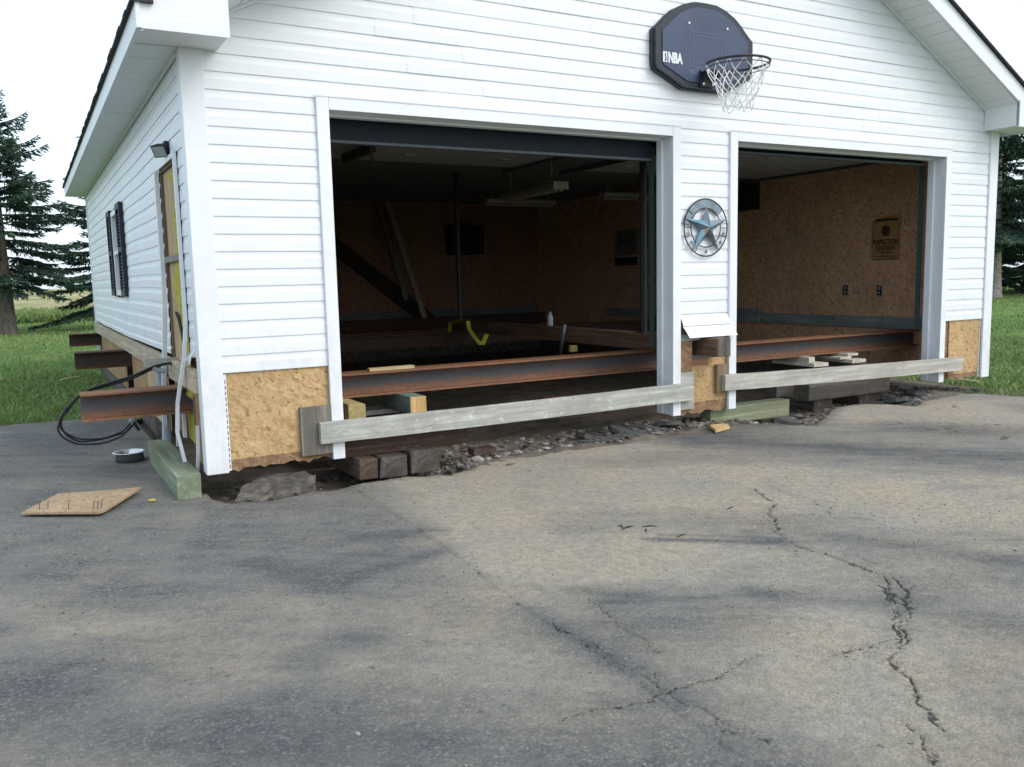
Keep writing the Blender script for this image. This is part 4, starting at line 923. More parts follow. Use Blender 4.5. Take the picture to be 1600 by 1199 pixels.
for a, rt, mt in tips:
    T = Vector((sx_ + math.cos(R(a)) * rt, -.042, sz_ + math.sin(R(a)) * rt))
    for s_ in (-36, 36):
        V_ = Vector((sx_ + math.cos(R(a + s_)) * .068, -.042, sz_ + math.sin(R(a + s_)) * .068))
        m_ = MB(); m_.add([ctr, T, V_, ctr + Vector((0, .004, 0)), T + Vector((0, .004, 0)), V_ + Vector((0, .004, 0))], [(0, 1, 2), (3, 5, 4), (1, 4, 5, 2), (0, 3, 4, 1), (0, 2, 5, 3)])
        build(m_, 'star_facet', mt if s_ < 0 else 'galvanized', star)
for a in (-90, -165, -15, -38, -142):
    m_ = MB(); c0 = Vector((sx_ + math.cos(R(a)) * .188, -.040, sz_ + math.sin(R(a)) * .188))
    pts = [(c0.x + math.cos(R(36 * i + 90)) * (.026 if i % 2 == 0 else .011), c0.y, c0.z + math.sin(R(36 * i + 90)) * (.026 if i % 2 == 0 else .011)) for i in range(10)]
    m_.prism(pts, (0, .003, 0)); build(m_, 'small_star', 'galvanized', star)
for a in (-60, -120, 0, 180, 200, -20):
    m_ = MB(); ca, sa = math.cos(R(a)), math.sin(R(a)); m_.tube([(sx_ + ca * .152, -.037, sz_ + sa * .152), (sx_ + ca * .222, -.037, sz_ + sa * .222)], .003, 5); build(m_, 'spoke', 'black_metal', star)

# ------------------------------------------------------------------ steel beams, timbers, cribbing
def ibeam(x0, x1, y0, z0, z1, w, mat, label):
    t = thing('steel_beam', label, 'steel beam', (x0, y0, z0)); y1 = y0 + w; ym = (y0 + y1) / 2
    b = MB(); b.box(x0, x1, y0, y1, z1 - .014, z1, .002); build(b, 'top_flange', mat, t)
    b = MB(); b.box(x0, x1, ym - .006, ym + .006, z0 + .0142, z1 - .0142); build(b, 'web', mat, t)
    b = MB(); b.box(x0, x1, y0, y1, z0, z0 + .014, .002); build(b, 'bottom_flange', mat, t)
# material z is measured from the beam's own base
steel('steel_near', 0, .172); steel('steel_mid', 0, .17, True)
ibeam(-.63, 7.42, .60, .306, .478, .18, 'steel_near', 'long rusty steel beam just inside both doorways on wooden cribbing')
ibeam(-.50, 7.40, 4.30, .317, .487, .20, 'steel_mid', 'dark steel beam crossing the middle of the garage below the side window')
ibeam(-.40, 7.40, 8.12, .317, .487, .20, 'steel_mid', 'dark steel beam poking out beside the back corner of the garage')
def end_face(o, mat, nrm=(0, -1, 0)):
    o.data.materials.append(MAT[mat])
    for p in o.data.polygons:
        if p.normal.dot(Vector(nrm)) > .8: p.material_index = 1
    return o
wood('end_grey', 'z', (.10, .085, .075), (.16, .14, .125), dark=(.06, .05, .045)); wood('end_orange', 'z', (.50, .33, .14), (.58, .40, .19))
def timber(name, x0, x1, y0, y1, z0, z1, mat, label, cat='timber', group=None, bev=.006, jit=.004, endmat=None):
    b = MB(); b.box(x0, x1, y0, y1, z0, z1, bev, jit); return solo(b, name, mat, label, cat, ((x0 + x1) / 2, (y0 + y1) / 2, z0), group)
end_face(timber('timber_beam', 3.805, 3.945, -.20, 4.62, .478, .618, 'timber_y', 'long brown timber running front to back across the steel beams', 'timber'), 'end_grey')
timber('timber_block', .90, 1.035, -.05, .62, -.150, -.012, 'creosote_y', 'reddish brown tie end under the dark timber, beside the corner pit', 'timber', bev=.01, jit=.008)
timber('timber_block', 1.045, 1.235, -.05, .62, -.155, -.016, 'black_tie_y', 'worn brown-black tie end between two other tie ends', 'timber', bev=.014, jit=.007)
timber('timber_block', 1.262, 1.465, -.05, .62, -.150, .004, 'black_tie_y', 'square black tie end with sawn face at the gravel side', 'timber', bev=.008)
timber('timber_beam', .55, 1.745, .07, .21, -.008, .128, 'creosote_x', 'dark reddish timber lying on the three tie ends', 'timber')
for x0, y0, l_, m_ in ((.955, .28, 'short yellow-green post end under the steel beam beside the door trim', 'pine_end'), (1.45, .38, 'teal-sided timber with orange sawn end under the steel beam', 'teal_y')):
    o = timber('treated_timber', x0, x0 + .125, y0, y0 + 1.1, .172, .305, m_, l_, 'timber')
    if m_ == 'teal_y': end_face(o, 'end_orange')
timber('shim_board', .80, 1.72, .22, .42, .130, .171, 'grey_board_x', 'grey plank laid across the dark timber below the yellow post end', 'plank')
timber('shim_board', .85, 1.70, .8, 1.0, .130, .171, 'grey_board_x', 'grey plank under the back of the post ends', 'plank')
timber('timber_beam', .7, 1.72, .85, .99, -.01, .129, 'creosote_x', 'dark timber set back behind the reddish cribbing timber', 'timber')
for y in (.30,): pass
timber('timber_block', .9, 1.6, .80, 1.0, -.16, -.012, 'creosote_y', 'dark tie block behind the three tie ends', 'timber')
timber('loose_board', 1.80, 1.98, .10, .20, -.12, -.075, 'creosote_y', 'short dark board end beside the dark timber on the dirt', 'board')
# second doorway cribbing
timber('timber_beam', 5.32, 6.45, .22, .40, -.068, .088, 'black_tie_x', 'weathered black tie lying across two blocks in the second doorway', 'timber', bev=.014, jit=.008)
timber('timber_block', 5.42, 5.68, .26, .62, -.235, -.066, 'black_tie_y', 'grey-black block under the weathered tie, beside the pale green timber', 'timber', bev=.012)
timber('timber_block', 6.05, 6.38, .26, .62, -.235, -.066, 'black_tie_y', 'broad black block under the weathered tie, away from the green timber', 'timber', bev=.012)
timber('timber_beam', 5.30, 6.50, .60, .76, -.068, .088, 'black_tie_x', 'second black tie right behind the weathered tie', 'timber', bev=.012)
timber('timber_block', 5.66, 5.82, .28, 1.05, .090, .215, 'black_tie_y', 'black tie under the pale shims beside the middle pillar', 'timber')
timber('timber_block', 6.16, 6.34, .28, 1.05, .090, .215, 'black_tie_y', 'black tie under the stack of three pale shims', 'timber')
timber('treated_timber', 3.98, 4.89, .06, .195, -.128, .016, 'green_x', 'pale green treated timber lying on the dirt under the middle pillar', 'timber')
for x0, x1, y0, y1, z0, z1, l_ in ((5.60, 5.80, .42, .95, .217, .252, 'lower pale shim board under the steel beam beside the middle pillar'), (5.62, 5.70, .50, .95, .254, .304, 'small pale block on the shim beside the middle pillar'), (6.14, 6.34, .42, .95, .217, .252, 'lower pale shim board in the stack of three under the steel beam'), (6.06, 6.22, .50, .95, .254, .278, 'middle pale shim board in the stack of three under the beam'), (6.17, 6.32, .50, .95, .280, .304, 'topmost pale shim board in the stack of three under the beam')):
    timber('shim_board', x0, x1, y0, y1, z0, z1, 'white_lumber_y', l_, 'shim', bev=.002, jit=.001)
# timber post bits in the dark under the beam
for x0, y0, rot, l_ in ((3.55, 1.9, -.5, 'dusty grey timber lying in the pit below the steel beam'), (4.3, 2.1, -.6, 'second dusty timber angled in the pit near the middle pillar')):
    b = MB(); b.box(-.6, .6, -.06, .06, 0, .1, .006); o = solo(b, 'timber_beam', 'timber_y', l_, 'timber', (0, 0, 0)); o.location = (x0, y0, dirt_h(x0, y0) - .005); o.rotation_euler.z = rot
# guard boards across both doorways and their cleats
def guard(pts, y0, y1, mat, label):
    b = MB(); (xa, za0, za1), (xb, zb0, zb1) = pts; vs = []; n = 24
    for i in range(n + 1):
        t = i / n; x = xa + (xb - xa) * t; sag = .006 * math.sin(math.pi * t) + random.uniform(-.0012, .0012)
        z0, z1 = za0 + (zb0 - za0) * t - sag, za1 + (zb1 - za1) * t - sag
        vs += [(x, y0, z0 + .002), (x, y0, z1 - .002), (x, y0 + .003, z1), (x, y1, z1), (x, y1, z0), (x, y0 + .003, z0)]
    fs = [tuple(range(6))[::-1], tuple(n * 6 + j for j in range(6))]
    for i in range(n):
        for j in range(6): fs.append((i * 6 + j, (i + 1) * 6 + j, (i + 1) * 6 + (j + 1) % 6, i * 6 + (j + 1) % 6))
    b.add(vs, fs); return solo(b, 'guard_board', mat, label, 'board', ((xa + xb) / 2, y0, min(za0, zb0)))
guard([(.655, .128, .262), (3.665, .134, .272)], -.078, -.0365, 'grey_board_x', 'grey weathered board with peeling paint nailed across the doorway with the yellow strap')
guard([(4.005, .178, .308), (7.14, .116, .250)], -.078, -.0365, 'pale_board_x', 'tan weathered board nailed across the doorway with the yellow sign inside')
timber('cleat_board', .545, .7405, -.034, -.003, .058, .362, 'grey_board_z', 'upright dark grey cleat on the large bare OSB sheet', 'board', bev=.002, jit=.001)
timber('cleat_board', 3.5795, 3.712, -.034, -.003, .056, .352, 'grey_board_x', 'pale grey upright cleat on the pillar at the end of the peeling board', 'board', bev=.002, jit=.001)
timber('cleat_board', 3.955, 4.066, -.0355, -.004, .158, .392, 'brown_board_z', 'tan upright cleat on the pillar behind the end of the tan board', 'board', bev=.002, jit=.001)

# jack posts on the timber beam
for y, zt, l_ in ((.80, 2.42, 'black steel jack post standing on the timber near the middle pillar'), (4.50, 2.42, 'thin black steel jack post standing at the far end of the timber')):
    t = thing('jack_post', l_, 'jack post', (3.865, y, .618))
    b = MB(); b.box(3.81, 3.93, y - .06, y + .06, .6185, .626, .002); build(b, 'base_plate', 'black_metal', t)
    b = MB(); b.tube([(3.865, y, .626), (3.865, y, zt - .01)], .032 if y < 2 else .028, 12); b.tube([(3.865, y, 1.75), (3.865, y, 1.80)], .04, 12); build(b, 'tube', 'black_metal', t)
    b = MB(); b.box(3.80, 3.93, y - .065, y + .065, zt - .0095, zt, .002); build(b, 'head_plate', 'black_metal', t)
    if y < 2:
        b = MB(); b.box(3.895, 3.915, y + .05, y + .09, .75, 2.35); build(b, 'perforated_angle', 'bar_grey', t)

# ------------------------------------------------------------------ things inside
st_ = thing('ratchet_strap', 'yellow ratchet strap looped over the far end of the timber', 'strap', (3.80, 4.4, .62))
b = MB()
def ribbon(mb, pts, w, ax):
    a = Vector(ax) * w / 2; vs = []
    for p in pts: vs += [Vector(p) - a, Vector(p) + a]
    n = len(pts); vs += [v + Vector((0, -.003, .003)) for v in vs]
    o = 2 * n
    fs = [(2 * i, 2 * i + 1, 2 * i + 3, 2 * i + 2) for i in range(n - 1)] + [(o + 2 * i, o + 2 * i + 2, o + 2 * i + 3, o + 2 * i + 1) for i in range(n - 1)]
    mb.add(vs, fs)
ribbon(b, [(3.94, 4.30, .624), (3.79, 4.28, .626), (3.60, 4.26, .60), (3.585, 4.26, .48)], .05, (0, 1, 0)); ribbon(b, [(3.80, 4.15, .625), (3.70, 4.1, .618), (3.52, 4.05, .60), (3.51, 4.05, .50)], .04, (0, 1, 0)); build(b, 'webbing', 'strap_yellow', st_)
b = MB(); ribbon(b, [(3.72, 4.0, .62), (3.73, 3.98, .52), (3.80, 3.94, .40), (3.85, 3.92, .335)], .05, (1, 0, .2)); ribbon(b, [(3.87, 3.92, .335), (3.93, 3.95, .42), (3.99, 3.98, .50)], .055, (1, 0, -.35)); build(b, 'tail', 'strap_yellow', st_)
b = MB(); b.tube([(3.70, 1.92, .36), (3.69, 1.86, .50), (3.68, 1.80, .665)], [.016, .017, .02], 8); solo(b, 'pry_bar', 'bar_grey', 'grey steel bar leaning on the brown timber', 'bar', (3.70, 1.92, .36), smooth=True)
bt = thing('bottle', 'small clear plastic bottle standing on the brown timber', 'bottle', (3.87, 2.37, .619))
b = MB(); b.lathe((3.87, 2.37, .619), [(0, 0), (.03, 0), (.032, .02), (.029, .05), (.032, .07), (.031, .10), (.014, .125), (.013, .135)], 14); build(b, 'body', 'bottle_clear', bt, smooth=True)
b = MB(); b.lathe((3.87, 2.37, .7545), [(0, 0), (.015, 0), (.015, .014), (0, .014)], 12); build(b, 'cap', 'plastic_grey', bt)
timber('tape_measure', 3.68, 3.755, 1.69, 1.735, .40, .465, 'tape_yellow', 'yellow tape measure hooked on the side of the brown timber', 'tape measure', bev=.01, jit=0)
timber('lumber_offcut', 1.25, 1.60, .64, .70, .4785, .502, 'lumber_x', 'short pale lumber offcut lying on the rusty beam flange', 'offcut', bev=.003, jit=.001)
def lean(p0, p1, w, t_, mat, name, label, cat, side=(0, 1, 0)):
    p0, p1 = Vector(p0), Vector(p1); d = (p1 - p0).normalized(); n = Vector(side); s_ = d.cross(n).normalized() * w / 2; n = s_.cross(d).normalized() * t_ / 2
    b = MB(); vs = [p + a * s_ + c * n for p in (p0, p1) for a in (-1, 1) for c in (-1, 1)]
    b.add(vs, [(0, 1, 3, 2), (4, 6, 7, 5), (0, 4, 5, 1), (2, 3, 7, 6), (0, 2, 6, 4), (1, 5, 7, 3)]); return solo(b, name, mat, label, cat, p0)
lean((4.86, 7.9, .50), (4.50, 8.45, 2.42), .085, .035, 'lumber_z', 'lumber_plank', 'pale lumber plank leaning on the back wall, the longer of a pair', 'plank')
lean((4.55, 7.9, .80), (4.33, 8.45, 2.42), .085, .035, 'grey_board_z', 'lumber_plank', 'darker lumber plank leaning beside the longer pale plank', 'plank')
lean((3.35, 8.50, 1.90), (5.25, 8.50, .40), .24, .04, 'stringer', 'stair_stringer', 'dark diagonal board running down the back wall', 'board')
def outlet(x, y, z, axis, label):
    t = thing('wall_outlet', label, 'outlet', (x, y, z - .057)); 
    B_ = (lambda m_, d0, d1, h0, h1, u0, u1: m_.box(x - d1, x - d0, y + h0, y + h1, z + u0, z + u1)) if axis == 'x' else (lambda m_, d0, d1, h0, h1, u0, u1: m_.box(x + h0, x + h1, y - d1, y - d0, z + u0, z + u1))
    b = MB(); B_(b, 0, .035, -.036, .036, -.058, .058); build(b, 'box', 'plate_steel', t)
    b = MB(); B_(b, .0352, .040, -.030, .030, -.052, .052); build(b, 'plate', 'plate_black', t)
    for dz in (-.024, .024):
        b = MB(); B_(b, .0402, .043, -.014, .014, dz - .015, dz + .015); build(b, 'socket', 'plate_steel', t)
outlet(7.493, 1.606, .898, 'x', 'black wall outlet on the brown wall further from the yellow sign'); outlet(7.493, 1.148, .891, 'x', 'black wall outlet on the brown wall nearly below the yellow sign')
outlet(4.45, D - .129, 1.05, 'y', 'small pale outlet on the back wall beside the diagonal board')
# inspection station sign (flat print on a board)
sg = thing('inspection_sign', 'faded yellow inspection station sign on the brown wall', 'sign', (7.49, 1.11, 1.22))
b = MB(); b.prism([(7.4925, 1.295, 1.225), (7.4925, .925, 1.225), (7.4925, .925, 1.725), (7.4925, 1.10, 1.71), (7.4925, 1.22, 1.69), (7.4925, 1.295, 1.66)], (-.004, 0, 0)); build(b, 'board', 'sign_yellow', sg)
def sgt(txt, size, z, fw=1.0): lettering(txt, size, (7.4875, 1.11, z), (0, -1, 0), (0, 0, 1), 'sign_ink', 'lettering', sg, font_w=fw, bold=.0022)
sgt('INSPECTION', .074, 1.405, .78); sgt('STATION', .074, 1.335, .78)
b = MB(); b.prism([(7.488, 1.11 + a, 1.55 + c_) for a, c_ in ((0, .075), (.02, .045), (.05, .05), (.055, .0), (.04, -.05), (0, -.06), (-.04, -.05), (-.055, 0), (-.05, .05), (-.02, .045))], (-.0015, 0, 0)); build(b, 'badge', 'sign_ink', sg)
for z0, w_ in ((1.305, .11), (1.265, .13), (1.235, .15), (1.655, .14)):
    b = MB(); b.box(7.4865, 7.4882, 1.11 - w_, 1.11 + w_, z0, z0 + (.008 if z0 < 1.6 else .03)); build(b, 'print_line', 'sign_ink', sg)
ps = thing('wall_poster', 'pale poster with navy band beneath, behind the near jack post', 'poster', (7.49, 5.86, 1.28))
b = MB(); b.box(7.488, 7.4925, 5.57, 6.15, 1.44, 1.84); build(b, 'sheet', 'poster_white', ps)
b = MB(); b.box(7.480, 7.4925, 5.57, 6.15, 1.28, 1.41); build(b, 'band', 'poster_navy', ps)
b = MB()
for i in range(7):
    y = 6.05 - .055 * i; b.tube([(7.486, y, 1.60 + .03 * math.sin(i)), (7.486, y - .03, 1.70 + .04 * math.cos(i * 2)), (7.486, y - .05, 1.62 + .02 * math.sin(i * 3))], .006, 4)
build(b, 'scribble', 'poster_navy', ps)
timber('speaker_box', 7.22, 7.485, 3.0, 3.40, 1.93, 2.28, 'plate_black', 'black speaker box mounted high on the brown side wall', 'speaker', bev=.01, jit=0)
timber('wall_cabinet', 5.6, 6.2, 8.25, 8.565, 1.55, 2.05, 'plate_black', 'dark cabinet hung on the back wall behind the thin post', 'cabinet', bev=.01, jit=0)
sl = thing('shop_light', 'hanging twin-tube shop light under the ceiling of the first bay', 'shop light', (4.24, 3.4, 2.06))
b = MB(); b.prism([(4.14, 2.72, 2.08), (4.34, 2.72, 2.08), (4.29, 2.72, 2.14), (4.19, 2.72, 2.14)], (.08, 1.35, 0)); build(b, 'housing', 'fixture_white', sl)
b = MB(); b.box(4.15, 4.34, 2.70, 2.7195, 2.065, 2.145); build(b, 'end_cap', 'fixture_white', sl)
for x in (4.20, 4.28):
    b = MB(); b.tube([(x, 2.74, 2.062), (x + .078, 4.03, 2.062)], .016, 8); build(b, 'tube', 'fixture_white', sl)
for w_ in ([(4.25, 2.85, 2.14), (4.20, 2.86, 2.19), (4.23, 2.85, 2.30), (4.20, 2.85, 2.434)], [(4.30, 3.9, 2.14), (4.30, 3.9, 2.434)], [(4.12, 2.8, 2.15), (4.20, 2.83, 2.16), (4.28, 2.85, 2.15)]):
    b = MB(); b.tube(w_, .005, 5); build(b, 'hanging_wire', 'fixture_white', sl)
for x0, y0, l_ in ((5.2, 6.2, 'far shop light near the back wall'), (6.4, 4.9, 'shop light along the ceiling of the second bay')):
    s2 = thing('shop_light', l_, 'shop light', (x0, y0, 2.2))
    b = MB(); b.box(x0, x0 + 1.2, y0, y0 + .15, 2.24, 2.30, .006); build(b, 'housing', 'fixture_white', s2)
    b = MB(); b.tube([(x0 + .02, y0 + .075, 2.222), (x0 + 1.18, y0 + .075, 2.222)], .016, 8); build(b, 'tube', 'fixture_white', s2)
    for xw in (x0 + .1, x0 + 1.1):
        b = MB(); b.tube([(xw, y0 + .07, 2.30), (xw, y0 + .07, 2.434)], .004, 5); build(b, 'hanging_wire', 'fixture_white', s2)
b = MB(); b.tube([(7.47, 3.5, 1.50), (7.46, 3.1, 1.47), (7.46, 2.7, 1.52), (7.465, 2.35, 1.58), (7.465, 2.30, 1.50), (7.465, 2.28, 1.42)], .007, 5); solo(b, 'stapled_wire_run', 'fixture_white', 'thin pale cord stapled along the brown wall', 'cord', (7.465, 2.9, 1.45))

# ------------------------------------------------------------------ things beside the garage
wl = thing('wall_light', 'black wall flood light above the boarded side door', 'light', (-.02, .68, 1.95))
b = MB(); b.box(-.040, -.0135, .64, .72, 1.965, 2.035, .006); build(b, 'mount', 'lamp_black', wl)
LD = Vector((-.55, -.62, -.56)).normalized(); LR = LD.cross(Vector((0, 0, 1))).normalized(); LU = LR.cross(LD)
lc = Vector((-.040, .66, 1.995))
def lp(a, u, d_): return lc + (LR * a + LU * u + LD * d_) * .8
b = MB(); b.add([lp(-.045, -.035, 0), lp(.045, -.035, 0), lp(.045, .035, 0), lp(-.045, .035, 0), lp(-.062, -.05, .07), lp(.062, -.05, .07), lp(.062, .05, .07), lp(-.062, .05, .07)], [(0, 3, 2, 1), (4, 5, 6, 7), (0, 1, 5, 4), (1, 2, 6, 5), (2, 3, 7, 6), (3, 0, 4, 7)]); build(b, 'housing', 'lamp_black', wl)
b = MB(); b.prism([lp(-.052, -.041, .0705), lp(.052, -.041, .0705), lp(.052, .041, .0705), lp(-.052, .041, .0705)], LD * .004); build(b, 'lens', 'lamp_lens', wl)
timber('treated_timber', -.195, -.062, -.03, 1.33, G - .004, .03, 'green_y', 'green treated square timber lying on the asphalt along the side wall', 'timber', bev=.004, jit=.002)
bw = thing('dog_bowl', 'steel dog bowl on the asphalt beside the green timber', 'bowl', (-.315, 1.38, G))
b = MB(); b.lathe((-.315, 1.38, G + .003), [(0, .006), (.082, .006), (.085, .0), (.095, .002), (.090, .058), (.092, .062)], 32); build(b, 'base', 'bowl_dark', bw, smooth=True)
b = MB(); b.lathe((-.315, 1.38, G + .003), [(.0, .014), (.066, .015), (.078, .025), (.088, .064), (.112, .066), (.114, .0625), (.092, .0605)], 32); build(b, 'dish', 'bowl_steel', bw, smooth=True)
ply = thing('plywood_scrap', 'flat brown plywood sheet with nails on the dark asphalt', 'plywood', (-.68, .12, G))
pz = G + .012
b = MB(); b.prism([(-.99, .09, pz), (-.62, -.15, pz), (-.585, -.12, pz), (-.355, .29, pz + .012), (-.56, .36, pz + .006), (-.80, .46, pz)], (0, 0, .012)); build(b, 'sheet', 'ply_floor', ply)
for x, y in ((-.90, .10), (-.86, .085), (-.76, .02), (-.64, -.07), (-.62, -.09), (-.60, -.06)):
    b = MB(); b.tube([(x, y, pz + .0125), (x + .004, y, pz + .05), (x + .012, y + .004, pz + .058)], .0022, 5); build(b, 'nail', 'nail', ply)
timber('wood_chip', -.345, -.31, .02, .06, G + .004, G + .010, 'tape_yellow', 'small yellow chip on the asphalt between plywood and green timber', 'chip', bev=.001, jit=.004)
cb = thing('cable_bundle', 'black cables looping out from the side wall past the rusty beam end', 'cable', (-.4, .98, .15))
c1 = [(.0, .98, .60), (-.07, .98, .605), (-.158, .98, .59), (-.301, .98, .535), (-.421, .98, .506), (-.576, .96, .464), (-.676, .94, .388), (-.746, .94, .29), (-.733, .95, .217), (-.656, .95, .158), (-.57, .95, .142), (-.486, .95, .143), (-.40, .94, .17), (-.365, .92, .195), (-.322, .90, .246)]
c2 = [(x + .012 * math.sin(i), y + .02, z - .016 + .008 * math.sin(i * 1.3)) for i, (x, y, z) in enumerate(c1)]; c3 = [(x - .01, y + .01, z - .035 * (1 if i > 5 else .3)) for i, (x, y, z) in enumerate(c1)]
def smoothp(p, n=5):
    out = []
    for i in range(len(p) - 1):
        P_ = [Vector(p[max(0, min(len(p) - 1, i + k_))]) for k_ in (-1, 0, 1, 2)]
        for j in range(n):
            t = j / n; out.append(.5 * ((2 * P_[1]) + (-P_[0] + P_[2]) * t + (2 * P_[0] - 5 * P_[1] + 4 * P_[2] - P_[3]) * t * t + (-P_[0] + 3 * P_[1] - 3 * P_[2] + P_[3]) * t ** 3))
    return out + [Vector(p[-1])]
for c_ in (c1, c2, c3): b = MB(); b.tube(smoothp(c_), .0062, 8); build(b, 'cable', 'black_cable', cb, smooth=True)
b = MB(); b.tube([(-.335, .905, .235), (-.30, .90, .268)], .020, 12); build(b, 'connector', 'plastic_grey', cb)
b = MB(); b.tube([(-.318, .90, .25), (-.30, .89, .20), (-.285, .89, .18)], .010, 8); build(b, 'connector_tab', 'black_cable', cb)
timber('outrigger_board', -.215, .05, .985, 1.02, .588, .64, 'grey_board_x', 'short grey board sticking out of the side wall above the rusty beam', 'board', bev=.002, jit=.001)
cd = thing('conduit', 'grey plastic conduit standing against the side wall behind the rusty beam', 'conduit', (-.065, 1.30, -.11))
b = MB(); b.tube([(-.065, 1.30, G + .005), (-.065, 1.30, .20)], .030, 14); build(b, 'pipe', 'plastic_grey', cd)
b = MB(); b.box(-.105, -.044, 1.24, 1.36, .42, .585, .008); b.tube([(-.065, 1.30, .201), (-.065, 1.30, .419)], .026, 12); build(b, 'junction', 'plastic_grey', cd)
b = MB(); b.tube([(-.16, .99, .584), (-.13, .99, .56), (-.085, .99, .552)], .016, 8); build(b, 'clamp', 'plastic_grey', cd)

# scraps on the ground
def gz(x, y): return G + .006
def chip(pts, z, th, mat, name, label, cat):
    b = MB(); b.prism([(x, y, z) for x, y in pts], (0, 0, th)); c0 = pts[0]; return solo(b, name, mat, label, cat, (sum(p[0] for p in pts) / len(pts), sum(p[1] for p in pts) / len(pts), z))
chip([(3.70, -.30), (3.90, -.24), (3.97, -.12), (3.82, -.10)], G + .010, .022, 'scrap_ply', 'wood_scrap', 'tan plywood scrap on the asphalt in front of the middle pillar', 'scrap')
for (x0, y0, x1, y1), l_ in (((7.86, .52, 7.89, .22), 'pale lath lying in the grass outside the corner post'), ((7.03, 1.2, 7.35, .93), 'thin pale stick on the ground below the yellow sign'), ((-.57, 7.58, -.33, 7.84), 'pale stick lying on the lawn beside the dark beam ends')):
    b = MB(); b.tube([(x0, y0, -.085), ((x0 + x1) / 2, (y0 + y1) / 2, -.078), (x1, y1, -.085)], .012, 6); solo(b, 'stick', 'stick_pale', l_, 'stick', ((x0 + x1) / 2, (y0 + y1) / 2, -.09))
b = MB(); b.tube([(7.30, -.08, -.085), (7.235, -.23, -.085)], .014, 6); solo(b, 'pipe_offcut', 'bar_grey', 'short dark pipe offcut at the edge of the grass', 'pipe', (7.27, -.15, -.09))
for i, (x, y, a, l) in enumerate([(1.62, -1.93, .2, .10), (1.72, -1.98, -.5, .09), (1.66, -2.02, .9, .07), (2.28, -1.95, .3, .08), (1.75, -2.18, .1, .07), (1.60, -1.90, 1.4, .05)]):
    b = MB(); b.tube([(x - math.cos(a) * l / 2, y - math.sin(a) * l / 2, G + .006), (x + .006, y + .004, G + .009), (x + math.cos(a) * l / 2, y + math.sin(a) * l / 2, G + .005)], [.002, .004, .0015], 5)
    solo(b, 'twig', 'tar', 'dark crumb of bark or tar on the dusty asphalt', 'debris', (x, y, G + .008), 'dark crumbs on the dusty asphalt')

# stones
def stone_mesh(seed, r):
    rs = random.Random(seed); bm = bmesh.new(); bmesh.ops.create_icosphere(bm, subdivisions=1, radius=r)
    sx, sy, sz = rs.uniform(.8, 1.5), rs.uniform(.6, 1.1), rs.uniform(.35, .75)
    for v in bm.verts: v.co = Vector((v.co.x * sx, v.co.y * sy, v.co.z * sz)) * rs.uniform(.55, 1.25)
    vs = [v.co[:] for v in bm.verts]; bm.verts.index_update(); fs = [[v.index for v in f.verts] for f in bm.faces]; bm.free(); return vs, fs
protos = [stone_mesh(i, 1.0) for i in range(8)]
def scatter_stones(name, spots, mat, label):
    b = MB()
    for x, y, z, r in spots:
        vs, fs = random.choice(protos); a = random.uniform(0, 6.28); ca, sa = math.cos(a), math.sin(a)
        b.add([(x + r * (v[0] * ca - v[1] * sa), y + r * (v[0] * sa + v[1] * ca), z + r * v[2]) for v in vs], fs)
    me = mesh(name, b.v, b.f, mat); o = bpy.data.objects.new(name, me); COL.objects.link(o); o['kind'] = 'stuff'; return tag(o, label, 'gravel')
sp = []
for i in range(4600):
    x = random.uniform(.05, 7.5); e = np.interp(x, ex, ey); y = e + random.uniform(0, 1) ** 1.3 * 1.0 - .02
    if y > 1.6 or (x < 1.45 and random.random() < .6): continue
    sp.append((x, y, dirt_h(x, y) + random.uniform(-.006, .006), random.choice([.006, .008, .010, .014, .018, .026, .036]) * random.uniform(.7, 1.3)))
scatter_stones('gravel', sp, 'gravel', 'loose gravel and crumbled stone in the dug-out dirt along the doorways')
sp = []
for i in range(1100):
    x = random.gauss(2.95, .22); y = np.interp(x, ex, ey) + abs(random.gauss(.02, .10))
    sp.append((x, y, dirt_h(x, y) + .008, random.uniform(.008, .026)))
for i in range(700):
    x = random.gauss(6.35, .35); y = np.interp(x, ex, ey) + abs(random.gauss(.02, .14)); sp.append((x, y, dirt_h(x, y) + .008, random.uniform(.008, .028)))
scatter_stones('asphalt_rubble', sp, 'asphalt_chunk', 'crumbled black asphalt rubble along the broken paving edge')
sp = []
for i in range(2600):
    x = random.uniform(-1.6, 5.5); y = random.uniform(-3.9, .0)
    if x > -.05 and y > np.interp(x, ex, ey) - .04: continue
    sp.append((x, y, G + .004, random.choice([.0025, .003, .004, .006]) * random.uniform(.7, 1.3)))
scatter_stones('paving_grit', sp, 'gravel', 'fine loose grit scattered over the asphalt driveway')
rock_me = [mesh('asphalt_chunk', [(v[0] * r, v[1] * r, v[2] * r) for v in protos[i][0]], protos[i][1], 'asphalt_chunk') for i, r in enumerate((.032, .045, .028, .05))]
for i, (x, y) in enumerate([(2.75, .02), (2.88, -.03), (3.0, .04), (3.12, -.01), (3.22, .06), (2.95, .12), (3.35, .04), (6.25, .0), (6.4, .05), (6.52, -.02), (6.62, .1), (6.35, .15), (6.75, .14), (5.9, .12), (3.6, .02), (1.85, .12), (2.3, .18), (2.0, .3), (.70, -.12), (.78, -.05), (.62, -.16), (.85, -.16), (.15, -.1), (.10, -.02), (1.6, -.1), (1.68, .0), (2.45, .06), (2.6, .1), (3.75, .1), (3.9, .05), (4.2, .0), (4.45, -.1), (4.6, -.22), (4.75, -.1), (5.0, .02)]):
    o = bpy.data.objects.new('asphalt_chunk', rock_me[i % 4]); COL.objects.link(o); o.location = (x, y, dirt_h(x, y) + .015); o.rotation_euler = (random.uniform(0, .5), random.uniform(0, .5), random.uniform(0, 6)); o.scale = [random.uniform(.7, 1.2)] * 3
    tag(o, 'fist-sized broken asphalt chunk in the dirt before a doorway', 'rubble', 'broken asphalt chunks along the doorways')
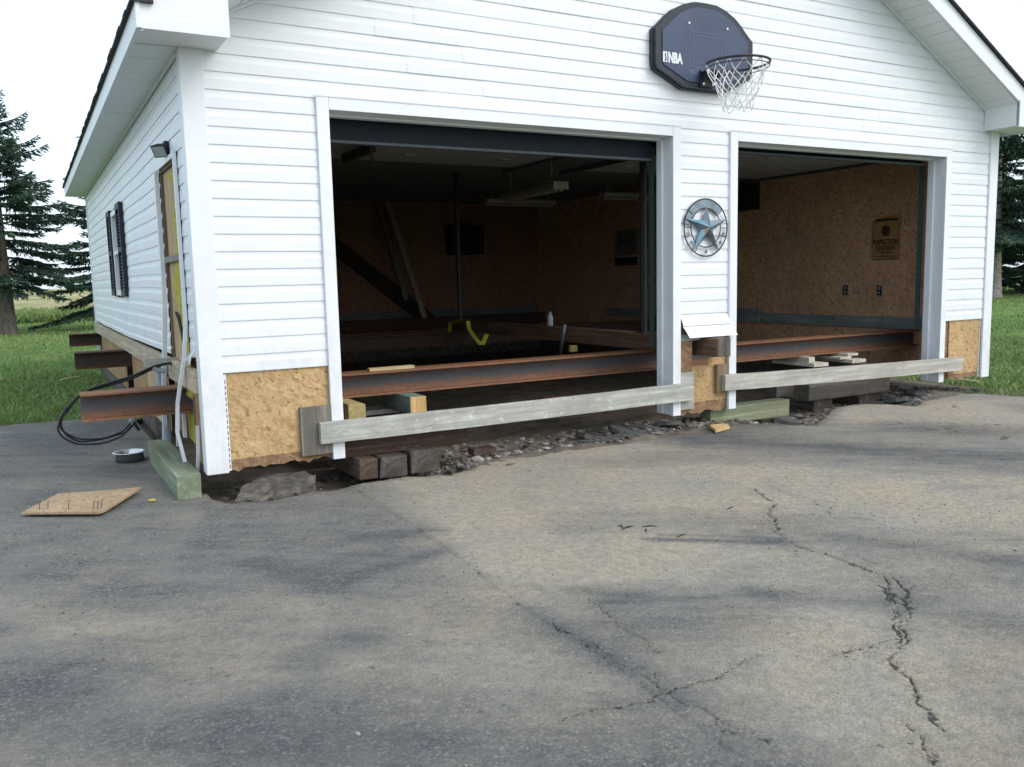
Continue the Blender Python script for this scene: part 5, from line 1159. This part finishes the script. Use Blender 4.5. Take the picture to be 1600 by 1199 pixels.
# cracked concrete footing slab before the left corner
b = MB(); top = [(.09, -.16, -.135), (.20, -.21, -.135), (.33, -.225, -.13), (.45, -.185, -.125), (.57, -.15, -.11), (.62, -.04, -.075), (.56, .07, -.05), (.30, .06, -.05), (.17, -.03, -.085)]
n_ = len(top); vs = top + [(x, y + .01, z - .07 - .03 * random.random()) for x, y, z in top] + [(.36, -.07, -.082)]
b.add(vs, [(i, (i + 1) % n_, 2 * n_) for i in range(n_)] + [(i, i + n_, (i + 1) % n_ + n_, (i + 1) % n_) for i in range(n_)] + [tuple(range(2 * n_ - 1, n_ - 1, -1))])
bm = bmesh.new(); vv = [bm.verts.new(v) for v in b.v]
for f_ in b.f: bm.faces.new([vv[i] for i in f_])
bmesh.ops.triangulate(bm, faces=bm.faces[:]); bmesh.ops.subdivide_edges(bm, edges=bm.edges[:], cuts=3, use_grid_fill=True)
for v in bm.verts: v.co += Vector((random.uniform(-.007, .007), random.uniform(-.007, .007), random.uniform(-.010, .010)))
b = MB(); b.bm(bm)
solo(b, 'concrete_slab', 'concrete', 'tilted broken slab in the pit under the large bare OSB sheet', 'concrete', (.35, -.08, -.2))
# small earth clods on the right paving
for i in range(16):
    x, y = random.gauss(5.35, .25), random.gauss(-1.3, .22); r = random.uniform(.012, .03)
    vs, fs = random.choice(protos); b = MB(); b.add([(x + v[0] * r * 1.6, y + v[1] * r * 1.6, G + .004 + v[2] * r * .5) for v in vs], fs)
    solo(b, 'dirt_clod', 'dirt', 'flat brown clod of earth on the paving by the grass edge', 'clod', (x, y, G), 'clods of earth on the paving')

# flat broken plates of asphalt tipped into the hole along the edge
def plate(x, y, r, tilt, rot, label):
    rs = random.Random(int(x * 1000)); n = 7
    b = MB(); b.prism([(math.cos(6.283 * i / n) * r * rs.uniform(.6, 1.15), math.sin(6.283 * i / n) * r * rs.uniform(.5, 1.0), 0) for i in range(n)], (0, 0, .035))
    o = solo(b, 'asphalt_plate', 'asphalt_chunk', label, 'asphalt', (0, 0, 0)); o.location = (x, y, dirt_h(x, y) + .012); o.rotation_euler = (tilt, .12, rot)
plate(3.02, .03, .13, .22, .4, 'flat broken asphalt plate in the rubble before the strap doorway')
plate(2.70, .05, .10, .30, 1.4, 'smaller asphalt plate in the rubble further from the middle pillar')
plate(3.52, .06, .11, .18, 2.2, 'asphalt plate tipped beside the white trim of the middle pillar')
plate(6.55, .02, .16, .22, .9, 'large asphalt plate tipped in the hole beside the grass')
plate(6.22, -.06, .12, .28, 2.6, 'asphalt plate in the hole beside the weathered tie')
plate(4.62, -.18, .12, .25, .2, 'asphalt plate in the dirt notch below the pale green timber end')
